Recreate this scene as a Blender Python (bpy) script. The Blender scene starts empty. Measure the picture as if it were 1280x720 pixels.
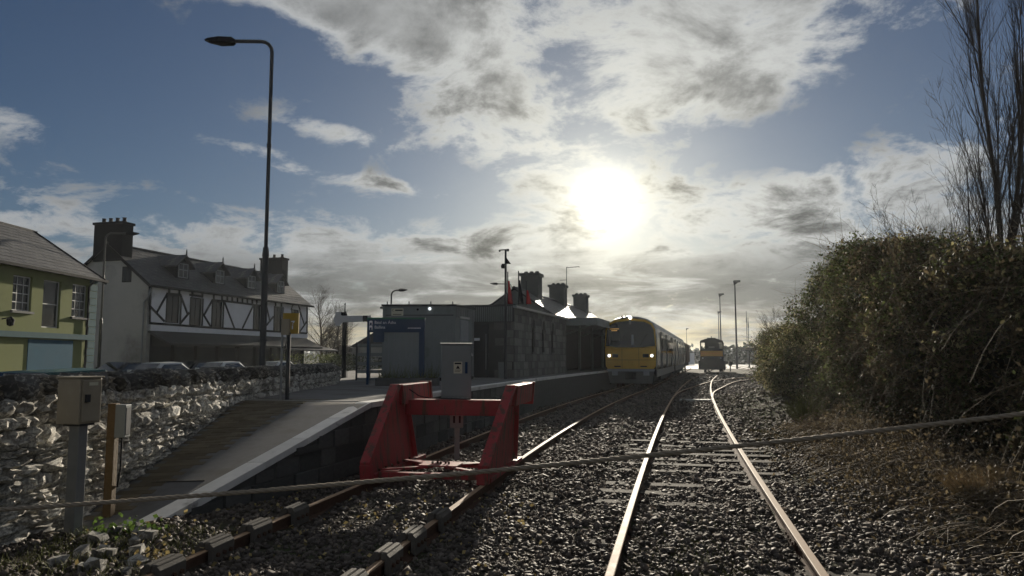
import bpy, math, random
import numpy as np
from mathutils import Vector, Matrix
R = math.radians
sc = bpy.context.scene
COL = sc.collection

# ------------------------------------------------------------------ camera, sky, sun, exposure
F, HZ, H = 924.0, 447.0, 1.65          # focal length in px (1280 wide), horizon row, eye height
TH = math.atan((HZ - 360) / F)
cd = bpy.data.cameras.new('camera'); cam = bpy.data.objects.new('camera', cd); COL.objects.link(cam)
cd.sensor_width = 36; cd.lens = 36 * F / 1280; cd.clip_start = .05; cd.clip_end = 20000
cam.location = (0, 0, H); cam.rotation_euler = (math.pi / 2 + TH, 0, 0)
sc.camera = cam
SUN_AZ, SUN_EL = R(7.33), R(12.0)      # clockwise from +Y, above the horizon
SUNV = Vector((math.sin(SUN_AZ) * math.cos(SUN_EL), math.cos(SUN_AZ) * math.cos(SUN_EL), math.sin(SUN_EL)))
sc.view_settings.view_transform = 'Standard'; sc.view_settings.look = 'None'
sc.view_settings.exposure = 0.66; sc.view_settings.gamma = 1
sc.view_settings.use_curve_mapping = False
sc.cycles.use_denoising = True
sc.cycles.max_bounces = 6; sc.cycles.volume_bounces = 0
sc.cycles.sample_clamp_indirect = 4
sl = bpy.data.lights.new('sun', 'SUN'); sl.energy = 5.0; sl.angle = R(.9); sl.color = (1, .9, .74)
so = bpy.data.objects.new('sun', sl); COL.objects.link(so)
so.rotation_euler = (-SUNV).to_track_quat('-Z', 'Y').to_euler(); so.location = (0, 0, 60)

class NT:                                # small node-graph helper
    def __init__(s, tree): s.t = tree; s.n = tree.nodes; s.l = tree.links
    def node(s, typ, **kw):
        n = s.n.new(typ)
        for k, v in kw.items():
            if hasattr(n, k): setattr(n, k, v)
        return n
    def put(s, sock, v):
        if v is None: return
        if isinstance(v, bpy.types.NodeSocket): s.l.new(v, sock)
        else: sock.default_value = v
    def m(s, op, a, b=None, c=None, clamp=False):
        n = s.n.new('ShaderNodeMath'); n.operation = op; n.use_clamp = clamp
        for i, v in enumerate((a, b, c)): s.put(n.inputs[i], v)
        return n.outputs[0]
    def vm(s, op, a, b=None):
        n = s.n.new('ShaderNodeVectorMath'); n.operation = op
        s.put(n.inputs[0], a); s.put(n.inputs[1], b)
        return n.outputs['Value'] if op in ('DOT_PRODUCT', 'LENGTH') else n.outputs[0]
    def ss(s, v, a, b, lo=0., hi=1.):    # smoothstep map range
        n = s.n.new('ShaderNodeMapRange'); n.interpolation_type = 'SMOOTHSTEP'
        for k, x in zip((0, 1, 2, 3, 4), (v, a, b, lo, hi)): s.put(n.inputs[k], x)
        return n.outputs[0]
    def mix(s, f, a, b, typ='MIX'):
        n = s.n.new('ShaderNodeMix'); n.data_type = 'RGBA'; n.blend_type = typ
        s.put(n.inputs[0], f)
        for i, v in ((6, a), (7, b)):
            s.put(n.inputs[i], v if isinstance(v, bpy.types.NodeSocket) else (*v, 1))
        return n.outputs[2]
    def noise(s, vec, scale, detail=6, rough=.55, dist=0., w=None):
        n = s.n.new('ShaderNodeTexNoise')
        s.put(n.inputs['Vector'], vec); n.inputs['Scale'].default_value = scale
        n.inputs['Detail'].default_value = detail; n.inputs['Roughness'].default_value = rough
        n.inputs['Distortion'].default_value = dist
        return n.outputs[0]
    def xyz(s, x, y, z):
        n = s.n.new('ShaderNodeCombineXYZ')
        for i, v in enumerate((x, y, z)): s.put(n.inputs[i], v)
        return n.outputs[0]

world = bpy.data.worlds.new('World'); sc.world = world; world.use_nodes = True
def build_sky():
    world.node_tree.nodes.clear(); g = NT(world.node_tree)
    out = g.node('ShaderNodeOutputWorld'); bg = g.node('ShaderNodeBackground')
    sky = g.node('ShaderNodeTexSky'); sky.sky_type = 'NISHITA'; sky.sun_disc = False
    sky.sun_elevation = SUN_EL; sky.sun_rotation = SUN_AZ; sky.air_density = 1.0; sky.dust_density = .6; sky.ozone_density = 2.0
    d = g.node('ShaderNodeTexCoord').outputs['Generated']
    sp = g.node('ShaderNodeSeparateXYZ'); g.l.new(d, sp.inputs[0]); x, y, z = sp.outputs
    el = g.m('MULTIPLY', g.m('ARCSINE', z), 57.2958)
    az = g.m('MULTIPLY', g.m('ARCTAN2', x, y), 57.2958)
    cosang = g.vm('DOT_PRODUCT', d, tuple(SUNV))
    ang = g.m('MULTIPLY', g.m('ARCCOSINE', g.m('MINIMUM', cosang, .999999)), 57.2958)
    zz = g.m('MAXIMUM', z, 0.0)
    k = g.m('DIVIDE', 1.0, g.m('ADD', zz, .30))
    P = g.xyz(g.m('MULTIPLY', x, k), g.m('MULTIPLY', y, k), 0.0)         # flat cloud deck seen in perspective
    n1 = g.noise(g.vm('ADD', P, (5.1, -3.2, 0.)), 4.3, 11, .64, .35)
    n2 = g.noise(g.vm('ADD', P, (7.3, 2.1, .4)), 9., 8, .62, .1)
    n3 = g.noise(g.vm('ADD', P, (3.7, 9.1, 1.4)), 1.7, 4, .5)
    def blob(a0, e0, ra, re, tilt=0.):
        da = g.m('SUBTRACT', az, a0); de = g.m('SUBTRACT', el, e0)
        if tilt: de = g.m('SUBTRACT', de, g.m('MULTIPLY', da, tilt))
        q = g.m('ADD', g.m('POWER', g.m('ABSOLUTE', g.m('DIVIDE', da, ra)), 2.), g.m('POWER', g.m('ABSOLUTE', g.m('DIVIDE', de, re)), 2.))
        return g.m('EXPONENT', g.m('MULTIPLY', q, -1.))
    cov = g.m('MULTIPLY', g.ss(el, 7.0, 12.5, 1., 0.), .28)              # the low bank of cloud all round
    aaz = g.m('ABSOLUTE', az)                                            # broken cloud goes on overhead and all round
    cov = g.m('ADD', cov, g.m('MAXIMUM', g.ss(el, 25., 31., 0., .15), g.ss(aaz, 46., 66., 0., .13)))
    for a0, e0, ra, re, tilt, amp in CLOUDS:
        cov = g.m('ADD', cov, g.m('MULTIPLY', blob(a0, e0, ra, re, tilt), amp))
    nn = g.m('ADD', g.m('MULTIPLY', n1, .75), g.m('MULTIPLY', n2, .25))
    nn = g.m('ADD', .5, g.m('MULTIPLY', g.m('SUBTRACT', nn, .5), 2.0))
    val = g.m('ADD', nn, cov)
    dens = g.ss(val, .54, .80)
    thick = g.ss(val, .70, 1.1)
    # cloud shade: bright thin edges, grey thick bases
    near = g.m('EXPONENT', g.m('MULTIPLY', ang, -1 / 13.))
    lit = g.m('MULTIPLY', g.ss(nn, .95, .40), g.m('ADD', .17, g.m('MULTIPLY', near, .34)))
    bright = g.m('ADD', .12, lit)
    low = g.ss(el, 5.0, 10., 1., 0.)
    greyf = g.m('MAXIMUM', g.m('MULTIPLY', thick, g.ss(n3, .35, .62)), g.m('MULTIPLY', low, g.ss(g.noise(g.xyz(g.m('MULTIPLY', az, .05), g.m('MULTIPLY', el, .30), 0.), 1.6, 7, .6, .6), .30, .55)))
    shade = g.m('MULTIPLY', bright, g.m('SUBTRACT', 1., g.m('MULTIPLY', greyf, .76)))
    ccol = g.mix(g.m('MULTIPLY', near, .8), (.93, .97, 1.0), (1., .95, .76))
    ccol = g.vm('MULTIPLY', ccol, g.xyz(shade, shade, shade))
    skyc = g.vm('MULTIPLY', sky.outputs[0], (SKYK * .72, SKYK * .86, SKYK * 1.10))
    col = g.mix(g.m('MULTIPLY', dens, .94), skyc, ccol)
    # clear strip of warm light along the skyline
    strip = g.m('MULTIPLY', blob(20., 1.2, 60., 1.5), g.ss(g.noise(g.xyz(g.m('MULTIPLY', az, .08), g.m('MULTIPLY', el, .6), 3.), 2.2, 6, .6), .34, .60))
    col = g.mix(g.m('MULTIPLY', strip, .9), col, (.42, .34, .18))
    # the sun burning through thin cloud
    wob = g.m('MULTIPLY', ang, g.m('ADD', .70, g.m('MULTIPLY', nn, .5)))
    glow = g.m('ADD', g.m('MULTIPLY', g.m('EXPONENT', g.m('MULTIPLY', g.m('POWER', g.m('DIVIDE', wob, 1.0), 1.25), -1.)), 3.0),
               g.m('ADD', g.m('MULTIPLY', g.m('EXPONENT', g.m('MULTIPLY', wob, -1 / 3.6)), .30), g.m('MULTIPLY', g.m('EXPONENT', g.m('MULTIPLY', ang, -1 / 11.)), .06)))
    gl = g.vm('MULTIPLY', g.xyz(glow, glow, glow), (1., .93, .70))
    col = g.vm('ADD', col, gl)
    g.l.new(col, bg.inputs[0]); bg.inputs[1].default_value = .1
    g.l.new(g.vm('MULTIPLY', col, (10., 10., 10.)), bg.inputs[0])
    g.l.new(bg.outputs[0], out.inputs[0])
SKYK = .0215
CLOUDS = [  # azimuth, elevation, radii, tilt, amount
    (8., 24.5, 22., 5.0, -.06, .26), (15., 20.5, 12., 3.2, .12, .26), (-4., 20., 8., 2.8, -.30, .16), (5., 13.5, 8., 4., 0., .20), (-1., 15.5, 5., 1.6, -.1, .12),
    (-9., 25., 9., 2.4, -.12, .28), (-15., 26.2, 8., 2.2, -.12, .36), (-22., 15.5, 5., .7, -.1, .24), (-28., 20., 11., 7., 0., -.30), (-20., 14., 9., 3., 0., -.10), (24., 16.8, 7., 2.4, .35, -.34), (22., 12., 10., 2.1, .05, .38), (4., 22., 3., 2., -.2, -.12),
    (-13.5, 16.7, 5.5, 1.0, -.14, .34), (-17., 14., 4., 1.0, -.15, .30), (-11., 13.4, 3., .7, -.1, .26), (-4., 17., 4., 1.2, -.1, .16), (-35., 15., 3.5, 1.3, 0., .30), (-7., 12.8, 4., .7, -.1, .16), (10., 16., 3., 1.5, 0., -.08), (-8., 14.6, 5., 1.4, 0., -.14),
    (33., 14., 3., 1.5, 0., .18), (0., 4., 80., 3.5, 0., .16)]
build_sky()
world.cycles.sampling_method = 'MANUAL'; world.cycles.sample_map_resolution = 512

# ------------------------------------------------------------------ helpers
rng = np.random.default_rng(7); random.seed(7)
_c, _s = math.cos(TH), math.sin(TH)
def ray(px, py):
    u = (px - 640) / F; v = (py - 360) / F
    return Vector((u, _c + _s * v, _s - _c * v))
def G(px, py, z=0.):                      # pixel -> point on the level z
    r = ray(px, py); t = (z - H) / r.z; return Vector((r.x * t, r.y * t, z))
def D(px, py, y):                         # pixel -> point at distance y
    r = ray(px, py); t = y / r.y; return Vector((r.x * t, y, H + r.z * t))
def hit(px, py, o, az):                   # pixel -> (run, height) on an upright plane through o, heading az
    r = ray(px, py); a = Vector((math.sin(az), math.cos(az)))
    t = (o[0] * a.y - o[1] * a.x) / (r.x * a.y - r.y * a.x)
    return ((r.x * t - o[0]) * a.x + (r.y * t - o[1]) * a.y, H + r.z * t)

def empty(name, loc=(0, 0, 0), rz=0.):
    o = bpy.data.objects.new(name, None); COL.objects.link(o); o.empty_display_size = .2
    o.location = loc; o.rotation_euler = (0, 0, rz); return o
def tag(o, label=None, cat=None, group=None, kind=None):
    if label: o['label'] = label
    if cat: o['category'] = cat
    if group: o['group'] = group
    if kind: o['kind'] = kind
    return o
def link(name, me, parent=None, mat=None):
    o = bpy.data.objects.new(name, me); COL.objects.link(o)
    if parent: o.parent = parent
    if mat and not me.materials: me.materials.append(mat)
    return o
def copy_tree(o, parent=None):
    c = o.copy(); COL.objects.link(c); c.parent = parent
    for ch in o.children: copy_tree(ch, c)
    return c
def np_mesh(name, V, faces_flat, sizes, mat, parent=None, smooth=False):
    me = bpy.data.meshes.new(name); V = np.asarray(V, np.float32)
    me.vertices.add(len(V)); me.vertices.foreach_set('co', V.ravel())
    faces_flat = np.asarray(faces_flat, np.int32).ravel(); n = len(sizes) if hasattr(sizes, '__len__') else len(faces_flat) // sizes
    tot = np.asarray(sizes if hasattr(sizes, '__len__') else [sizes] * n, np.int32)
    me.loops.add(len(faces_flat)); me.loops.foreach_set('vertex_index', faces_flat)
    me.polygons.add(n); me.polygons.foreach_set('loop_start', np.concatenate([[0], np.cumsum(tot)[:-1]]).astype(np.int32))
    me.update(calc_edges=True); me.validate()
    if smooth: me.polygons.foreach_set('use_smooth', np.ones(len(me.polygons), bool))
    me.materials.append(mat)
    return link(name, me, parent)

class MB:
    def __init__(s): s.v = []; s.f = []
    def add(s, V, Fs):
        b = len(s.v); s.v += [tuple(p) for p in V]; s.f += [tuple(i + b for i in f) for f in Fs]; return s
    def box(s, x0, x1, y0, y1, z0, z1):
        return s.add([(x, y, z) for z in (z0, z1) for y in (y0, y1) for x in (x0, x1)],
                     [(0, 2, 3, 1), (4, 5, 7, 6), (0, 1, 5, 4), (2, 6, 7, 3), (0, 4, 6, 2), (1, 3, 7, 5)])
    def bar(s, a, b, w, h, up=(0, 0, 1)):          # rectangular bar from a to b
        a, b = Vector(a), Vector(b); d = (b - a).normalized(); u = Vector(up)
        if abs(d.dot(u)) > .98: u = Vector((1, 0, 0))
        r = d.cross(u).normalized(); u = r.cross(d)
        V = [p + r * (sx * w / 2) + u * (sz * h / 2) for p in (a, b) for sx, sz in ((-1, -1), (1, -1), (1, 1), (-1, 1))]
        return s.add(V, [(3, 2, 1, 0), (4, 5, 6, 7), (0, 1, 5, 4), (1, 2, 6, 5), (2, 3, 7, 6), (3, 0, 4, 7)])
    def tube(s, pts, r, n=8, cap=True):
        pts = [Vector(p) for p in pts]; rs = r if hasattr(r, '__len__') else [r] * len(pts); V = []; pr = None
        for i, p in enumerate(pts):
            d = (pts[min(i + 1, len(pts) - 1)] - pts[max(i - 1, 0)]).normalized()
            if pr is None: pr = d.orthogonal().normalized()
            pr = (pr - d * pr.dot(d)).normalized(); q = d.cross(pr)
            V += [p + (pr * math.cos(2 * math.pi * k / n) + q * math.sin(2 * math.pi * k / n)) * rs[i] for k in range(n)]
        Fs = [(i * n + k, i * n + (k + 1) % n, (i + 1) * n + (k + 1) % n, (i + 1) * n + k) for i in range(len(pts) - 1) for k in range(n)]
        if cap: Fs += [tuple(range(n - 1, -1, -1)), tuple((len(pts) - 1) * n + k for k in range(n))]
        return s.add(V, Fs)
    def prism(s, poly, a, b, ax='y'):             # polygon extruded along an axis: poly is (u, v) in the other two
        def P(u, v, t): return {'x': (t, u, v), 'y': (u, t, v), 'z': (u, v, t)}[ax]
        n = len(poly); V = [P(u, v, a) for u, v in poly] + [P(u, v, b) for u, v in poly]
        return s.add(V, [tuple(range(n)), tuple(range(2 * n - 1, n - 1, -1))] + [(i, i + n, (i + 1) % n + n, (i + 1) % n) for i in range(n)])
    def lathe(s, prof, c=(0, 0, 0), n=16):
        V = [(c[0] + r * math.cos(2 * math.pi * k / n), c[1] + r * math.sin(2 * math.pi * k / n), c[2] + z) for r, z in prof for k in range(n)]
        m = len(prof)
        return s.add(V, [(i * n + k, i * n + (k + 1) % n, (i + 1) * n + (k + 1) % n, (i + 1) * n + k) for i in range(m - 1) for k in range(n)]
                     + [tuple(range(n - 1, -1, -1)), tuple((m - 1) * n + k for k in range(n))])
    def mesh(s, name, mat, smooth=False):
        me = bpy.data.meshes.new(name); me.from_pydata(s.v, [], s.f)
        import bmesh
        bm = bmesh.new(); bm.from_mesh(me); bmesh.ops.recalc_face_normals(bm, faces=bm.faces); bm.to_mesh(me); bm.free()
        if smooth: me.polygons.foreach_set('use_smooth', np.ones(len(me.polygons), bool))
        me.materials.append(mat); return me
    def build(s, name, mat, parent=None, bevel=0., smooth=False):
        o = link(name, s.mesh(name, mat, smooth), parent)
        if bevel:
            m = o.modifiers.new('bevel', 'BEVEL'); m.width = bevel; m.segments = 2; m.limit_method = 'ANGLE'
        return o
def text_mesh(txt, size, name, mat, parent, M, extrude=.002, align='LEFT'):
    cu = bpy.data.curves.new('t', 'FONT'); cu.body = txt; cu.size = size; cu.extrude = extrude; cu.align_x = align; cu.resolution_u = 3
    to = bpy.data.objects.new('t', cu); COL.objects.link(to)
    dg = bpy.context.evaluated_depsgraph_get(); me = bpy.data.meshes.new_from_object(to.evaluated_get(dg))
    bpy.data.objects.remove(to); me.transform(M); me.materials.clear(); me.materials.append(mat)
    me.name = name; return link(name, me, parent)
FRONT = Matrix(((1, 0, 0, 0), (0, 0, -1, 0), (0, 1, 0, 0), (0, 0, 0, 1)))   # text upright, facing -Y

# ------------------------------------------------------------------ materials
def mat(name, base, rough=.7, var=.25, scale=6., bump=.0, metal=0., spec=.22, two=None, twof=(.45, .65), twos=None, island=0., bscale=None, objrand=0., transl=0., bdist=.02, stretch=None):
    m = bpy.data.materials.new(name); m.use_nodes = True; g = NT(m.node_tree); b = g.n['Principled BSDF']
    tc = g.node('ShaderNodeTexCoord').outputs['Object']
    n = g.noise(tc, scale, 6, .6)
    k = g.m('ADD', 1. - var, g.m('MULTIPLY', n, 2 * var))
    col = g.vm('MULTIPLY', g.xyz(k, k, k), tuple(base))
    if two is not None:
        n2 = g.noise(g.vm('ADD', g.vm('MULTIPLY', tc, stretch) if stretch else tc, (3.1, 5.2, 1.7)), twos or scale * .6, 7, .65)
        col = g.mix(g.ss(n2, *twof), col, two)
    if island or objrand:
        rnd = g.node('ShaderNodeNewGeometry').outputs['Random Per Island'] if island else g.node('ShaderNodeObjectInfo').outputs['Random']
        a = island or objrand; k2 = g.m('ADD', 1 - a, g.m('MULTIPLY', rnd, 2 * a)); col = g.vm('MULTIPLY', col, g.xyz(k2, k2, k2))
    g.l.new(col, b.inputs['Base Color'])
    b.inputs['Metallic'].default_value = metal; b.inputs['Specular IOR Level'].default_value = spec
    g.put(b.inputs['Roughness'], g.m('ADD', rough - .08, g.m('MULTIPLY', n, .16)))
    if bump:
        bn = g.node('ShaderNodeBump'); bn.inputs['Strength'].default_value = min(1., bump); bn.inputs['Distance'].default_value = bdist
        g.l.new(g.noise(tc, bscale or scale * 4, 6, .65), bn.inputs['Height']); g.l.new(bn.outputs[0], b.inputs['Normal'])
    if transl:
        tr = g.node('ShaderNodeBsdfTranslucent'); g.l.new(col, tr.inputs[0]); mx = g.node('ShaderNodeMixShader'); mx.inputs[0].default_value = transl
        g.l.new(b.outputs[0], mx.inputs[1]); g.l.new(tr.outputs[0], mx.inputs[2]); g.l.new(mx.outputs[0], g.n['Material Output'].inputs[0])
    return m
def emit(name, col, s):
    m = bpy.data.materials.new(name); m.use_nodes = True; b = m.node_tree.nodes['Principled BSDF']
    b.inputs['Base Color'].default_value = (*col, 1); b.inputs['Emission Color'].default_value = (*col, 1); b.inputs['Emission Strength'].default_value = s
    return m
M = dict(
    soil=mat('gravel_soil', (.062, .052, .041), .95, .5, 14, .8, spec=.03, two=(.05, .06, .03), twos=.7, bscale=40),
    stone=mat('ballast_stone', (.10, .083, .069), .75, .35, 30, .4, island=.55, spec=.22),
    railtop=mat('worn_rail_steel', (.30, .20, .125), .7, .25, 9, .1, metal=.0, spec=.12),
    rust=mat('rusty_rail_steel', (.085, .05, .035), .9, .35, 20, .3, spec=.08),
    sleeper=mat('weathered_sleeper', (.066, .057, .048), .9, .4, 5, .6, objrand=.3, spec=.06),
    clamp=mat('grey_cast_steel', (.105, .095, .082), .8, .35, 20, .3, spec=.12),
    red=mat('red_buffer_paint', (.30, .036, .038), .55, .2, 6, .2, two=(.10, .05, .035), twof=(.47, .60), twos=2.6, stretch=(4., 4., .6)),
    tarmac=mat('platform_tarmac', (.165, .162, .16), .9, .3, 8, .7, bscale=90, two=(.11, .105, .09), twos=1.1, spec=.1),
    paver=mat('brown_block_paver', (.13, .11, .075), .9, .3, 8, .4, objrand=.25, spec=.08),
    white_edge=mat('worn_white_edging', (.62, .61, .58), .8, .2, 5, .35, two=(.26, .25, .23), twof=(.56, .72), objrand=.08),
    darkstone=mat('dark_platform_stone', (.085, .085, .08), .85, .4, 5, .8, objrand=.3),
    wallstone=mat('sunlit_lichened_rubble', (.38, .355, .31), .85, .45, 9, 1., two=(.84, .81, .72), twof=(.44, .56), twos=5.5, objrand=.35, bscale=22, bdist=.03),  # lichen patches, made paler to stand in for sunlit stone
    coping=mat('dark_coping_stone', (.13, .125, .115), .75, .4, 9, .8, objrand=.6, two=(.42, .40, .35), twof=(.5, .62)),  # lichen patches, lightened in colour to suggest sunlit rims
    mortar=mat('wall_core', (.06, .055, .048), .9, .4, 12, .8),
    galv=mat('galvanised_steel', (.24, .25, .25), .42, .25, 7, .1, metal=.4),
    greybox=mat('grey_cabinet_paint', (.205, .222, .216), .65, .18, 2.5, .06, two=(.15, .165, .155), twof=(.56, .7), twos=1.5),
    tanbox=mat('weathered_box_paint', (.30, .26, .19), .5, .25, 8, .1),
    rustpost=mat('brown_timber_post', (.13, .085, .04), .75, .35, 9, .4),
    black=mat('black_paint', (.02, .02, .022), .85, .2, 5, spec=.1),
    dark=mat('dark_grey_metal', (.045, .047, .05), .5, .25, 6, metal=.2),
    slate=mat('wet_slate', (.045, .045, .048), .55, .35, 4, .3, spec=.28, objrand=.25, two=(.12, .115, .10), twof=(.52, .68), twos=2.2),
    slate_bed=mat('roof_underlay', (.03, .03, .032), .9, spec=.08),
    green_render=mat('lime_green_render', (.205, .225, .10), .9, .14, 1.2, .2, spec=.08, two=(.13, .145, .075), twof=(.55, .8), twos=.5),
    blue_paint=mat('faded_blue_paint', (.055, .125, .175), .9, .15, 2., spec=.08),
    quoin=mat('blue_grey_quoin', (.09, .145, .155), .9, .15, 3., spec=.08),
    grey_render=mat('stained_grey_render', (.42, .41, .38), .9, .18, .8, .2, two=(.15, .145, .13), twof=(.52, .75), twos=.25),
    white_render=mat('white_render', (.72, .73, .76), .85, .12, 2., .1, two=(.45, .45, .46), twof=(.55, .8), twos=.8),
    timber=mat('black_stained_timber', (.022, .022, .024), .85, .3, 5, .2, spec=.1),
    shopdark=mat('dark_shopfront', (.035, .034, .033), .6, .3, 3),
    glass=mat('window_glass', (.03, .034, .04), .08, .1, 1., spec=.5),
    curtain=mat('net_curtain', (.30, .31, .32), .8, .2, 8),
    frame=mat('white_window_frame', (.5, .5, .5), .5, .1, 4),
    lampgrey=mat('lamp_column_grey', (.06, .06, .062), .45, .2, 4, metal=.4),
    blue_sign=mat('navy_sign_enamel', (.012, .042, .095), .35, .1, 3),
    green_trim=mat('green_sign_trim', (.03, .14, .08), .4, .1, 3),
    white=mat('white_lettering', (.75, .77, .8), .5, .05),
    cream=mat('cream_notice', (.55, .53, .40), .6, .1, 5),
    yellow=mat('yellow_panel', (.38, .25, .035), .55, .15, 5),
    trainyellow=mat('train_yellow', (.66, .41, .06), .42, .1, 2, two=(.5, .29, .03), twof=(.6, .8)),
    trainside=mat('train_side_paint', (.055, .068, .075), .25, .1, 2, metal=.3),
    trainroof=mat('train_roof_grey', (.16, .17, .17), .35, .2, 2),
    trainglass=mat('train_glass', (.015, .02, .022), .05, .1, 1, spec=.9),
    skirt=mat('train_skirt', (.10, .105, .105), .6, .25, 3),
    orange=mat('loco_orange', (.66, .32, .04), .45, .15, 3),
    cstone=mat('station_limestone', (.15, .15, .14), .85, .35, 3, .7, objrand=.35),
    cstone_bed=mat('station_wall_core', (.075, .075, .07), .9, .3, 4),
    brickdark=mat('chimney_stone', (.10, .105, .10), .85, .3, 4, .4),
    flagred=mat('red_flag_cloth', (.36, .025, .03), .8, .15, 9, transl=.3),
    flaggreen=mat('green_flag_cloth', (.02, .16, .08), .8, .15, 9, transl=.35),
    rope=mat('fibre_rope', (.30, .25, .19), .8, .3, 60, .3),
    bark=mat('dark_bark', (.055, .045, .036), .85, .3, 8),
    twig=mat('dry_twig', (.20, .155, .11), .7, .3, 6, island=.6),
    brush=mat('brushwood', (.115, .09, .06), .8, .3, 6, island=.6),
    leaf=mat('evergreen_leaf', (.066, .078, .03), .6, .2, 3, island=.7, transl=.36, spec=.2),
    bramble=mat('bramble_leaf', (.105, .084, .052), .7, .2, 3, island=.7, transl=.32, spec=.12),
    ivy=mat('variegated_ivy', (.22, .20, .10), .6, .2, 3, island=.7, transl=.4, spec=.2),
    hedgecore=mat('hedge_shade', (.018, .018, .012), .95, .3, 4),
    grass=mat('verge_grass', (.11, .12, .035), .7, .25, 3, island=.5, transl=.45),
    straw=mat('straw_grass', (.34, .27, .16), .75, .2, 3, island=.4, transl=.45),
    weed=mat('weed_leaf', (.06, .10, .022), .5, .2, 3, island=.4, transl=.45),
    deadleaf=mat('dead_leaf', (.36, .28, .12), .8, .2, 3, island=.6, transl=.2),
    road=mat('street_asphalt', (.055, .055, .056), .7, .25, 3, .3),
    concrete=mat('pale_concrete', (.36, .35, .33), .7, .2, 1.),
    hill=mat('distant_hillside', (.055, .07, .05), .95, .4, .01),
    farwood=mat('distant_wood', (.035, .045, .028), .95, .4, .05),
    carwhite=mat('white_car_paint', (.55, .57, .58), .22, .03, 1),
    cardark=mat('dark_car_paint', (.02, .022, .026), .2, .03, 1),
    cargreen=mat('teal_car_paint', (.05, .11, .10), .22, .03, 1),
    tyre=mat('tyre_rubber', (.02, .02, .02), .85),
    headlight=emit('train_headlight', (1., .98, .9), 2.2),
    amber=emit('amber_display', (1., .55, .15), .22),
    lamp_white=emit('bulkhead_lamp', (.9, .97, 1.), .8),
)

# ------------------------------------------------------------------ lines of the place: tracks, platform edge, wall
def fit(pts, deg=2):
    a = np.array(pts); return np.poly1d(np.polyfit(a[:, 1], a[:, 0], deg))
_L = [(.78, 5.79), (2.19, 12.87), (4.22, 21.23), (8.62, 38.61), (13.14, 55.09)]
_R = [(2.43, 5.83), (2.82, 7.73), (3.36, 10.21), (4.51, 15.38), (6.34, 22.77), (8.45, 30.92), (17.47, 64.24)]
cm = fit([(x + .82, y) for x, y in _L] + [(x - .82, y) for x, y in _R])
c1 = fit([(x + .82, y) for x, y in [(-2.77, 5.87), (-1.87, 9.65), (-1.38, 13.3), (-.5, 17.3), (3.96, 33.59)]] +
         [(x - .82, y) for x, y in [(-1.14, 5.96), (-.43, 9.42), (.13, 12.46), (.63, 14.8), (6.17, 35.93)]] + [(6.15, 39.), (6.15, 39.)])
class Line:
    def __init__(s, p): s.p = p; s.d = p.deriv()
    def __call__(s, y): return s.p(y)
    def deriv(s): return lambda y: s.d(min(y, YMAX[s])) if y <= YMAX[s] else KEND[s]
cm, c1 = Line(cm), Line(c1); YMAX = {cm: 56., c1: 39.}; KEND = {cm: .302, c1: .27}
def line(c, y0, y1, step=1., lat=0., z=0.):
    """points along x=c(y), shifted sideways by lat metres; past y=60 the line runs on straight"""
    ys = np.append(np.arange(y0, y1, step), y1); P = []
    for y in ys:
        yy = min(y, YMAX[c]); k = KEND[c] if y > YMAX[c] else c.deriv()(yy); x = c(yy) + k * (y - yy); n = math.hypot(1, k)
        P.append(Vector((x + lat / n, y - lat * k / n, z)))
    return P
def cx(c, y):
    yy = min(y, YMAX[c]); return float(c(yy) + KEND[c] * (y - yy))
def edge_x(y):                                     # platform edge
    e = cx(c1, y) - 1.56
    return e - .42 * max(0., min(1., (12.2 - y) / 4.7)) ** 1.3
WALL = [(-4.40, 2.5), (-4.44, 6.2), (-4.47, 7.75), (-4.56, 11.), (-4.64, 13.5), (-4.95, 21.2)]
def wall_x(y): return float(np.interp(y, [p[1] for p in WALL], [p[0] for p in WALL]))
PZ = .92
def lump(x, y, f=1.): return math.sin(1.3 * f * x + 2.1 * math.sin(.7 * f * y)) * math.cos(1.1 * f * y + 1.7 * math.sin(.9 * f * x))
HEDGE = [(4.9, 2.), (5.3, 6.), (5.45, 8.), (5.7, 10.2), (6.7, 15.), (7.7, 19.5), (8.2, 21.5), (8.95, 26.), (10.1, 31.5), (13.5, 42.)]
def hedge_x(y): return float(np.interp(y, [p[1] for p in HEDGE], [p[0] for p in HEDGE]))
def ground_z(x, y):
    z = -.135 + .02 * lump(x, y, 2.3)
    m = x - cx(cm, y)
    if -1.5 < m < 1.5 and y < 60: z += -.05 * max(0., 1 - abs(y - 14.5) / 5.5)       # sleepers lie bare here
    if y < 60:
        b = min(1., max(0., (x - hedge_x(y) + 1.6) / 2.2)) * min(1., max(0., (35. - y) / 3.)); z += .42 * b * b * (3 - 2 * b) + .07 * b * lump(x, y, 1.6)
    e = min(1., max(0., (-2.35 - x) / 1.0)) * min(1., max(0., (9.5 - y) / 2.)); z += .14 * e
    if x < -4.9: z = min(z, -.13)
    if y > 7.2 and x < edge_x(y) - .05: z = -.25
    return z

# ------------------------------------------------------------------ ground sheet and ballast
gx = np.unique(np.concatenate([-np.geomspace(7, 1500, 22)[::-1], np.arange(-6.6, 14, .2), np.geomspace(14.4, 1500, 26)]))
gy = np.unique(np.concatenate([[-25, -16, -8], np.arange(-2, 32, .2), np.arange(32, 62, 1.), np.geomspace(64, 1640, 24)]))
GX, GY = np.meshgrid(gx, gy); GZ = np.vectorize(ground_z)(GX, GY)
nx = len(gx); idx = np.arange(len(gx) * len(gy)).reshape(len(gy), nx)
fc = np.stack([idx[:-1, :-1], idx[:-1, 1:], idx[1:, 1:], idx[1:, :-1]], -1).reshape(-1, 4)
tag(np_mesh('ground', np.stack([GX, GY, GZ], -1).reshape(-1, 3), fc, 4, M['soil'], smooth=True), 'dark gravelly ground of the railway yard', kind='structure')

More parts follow.
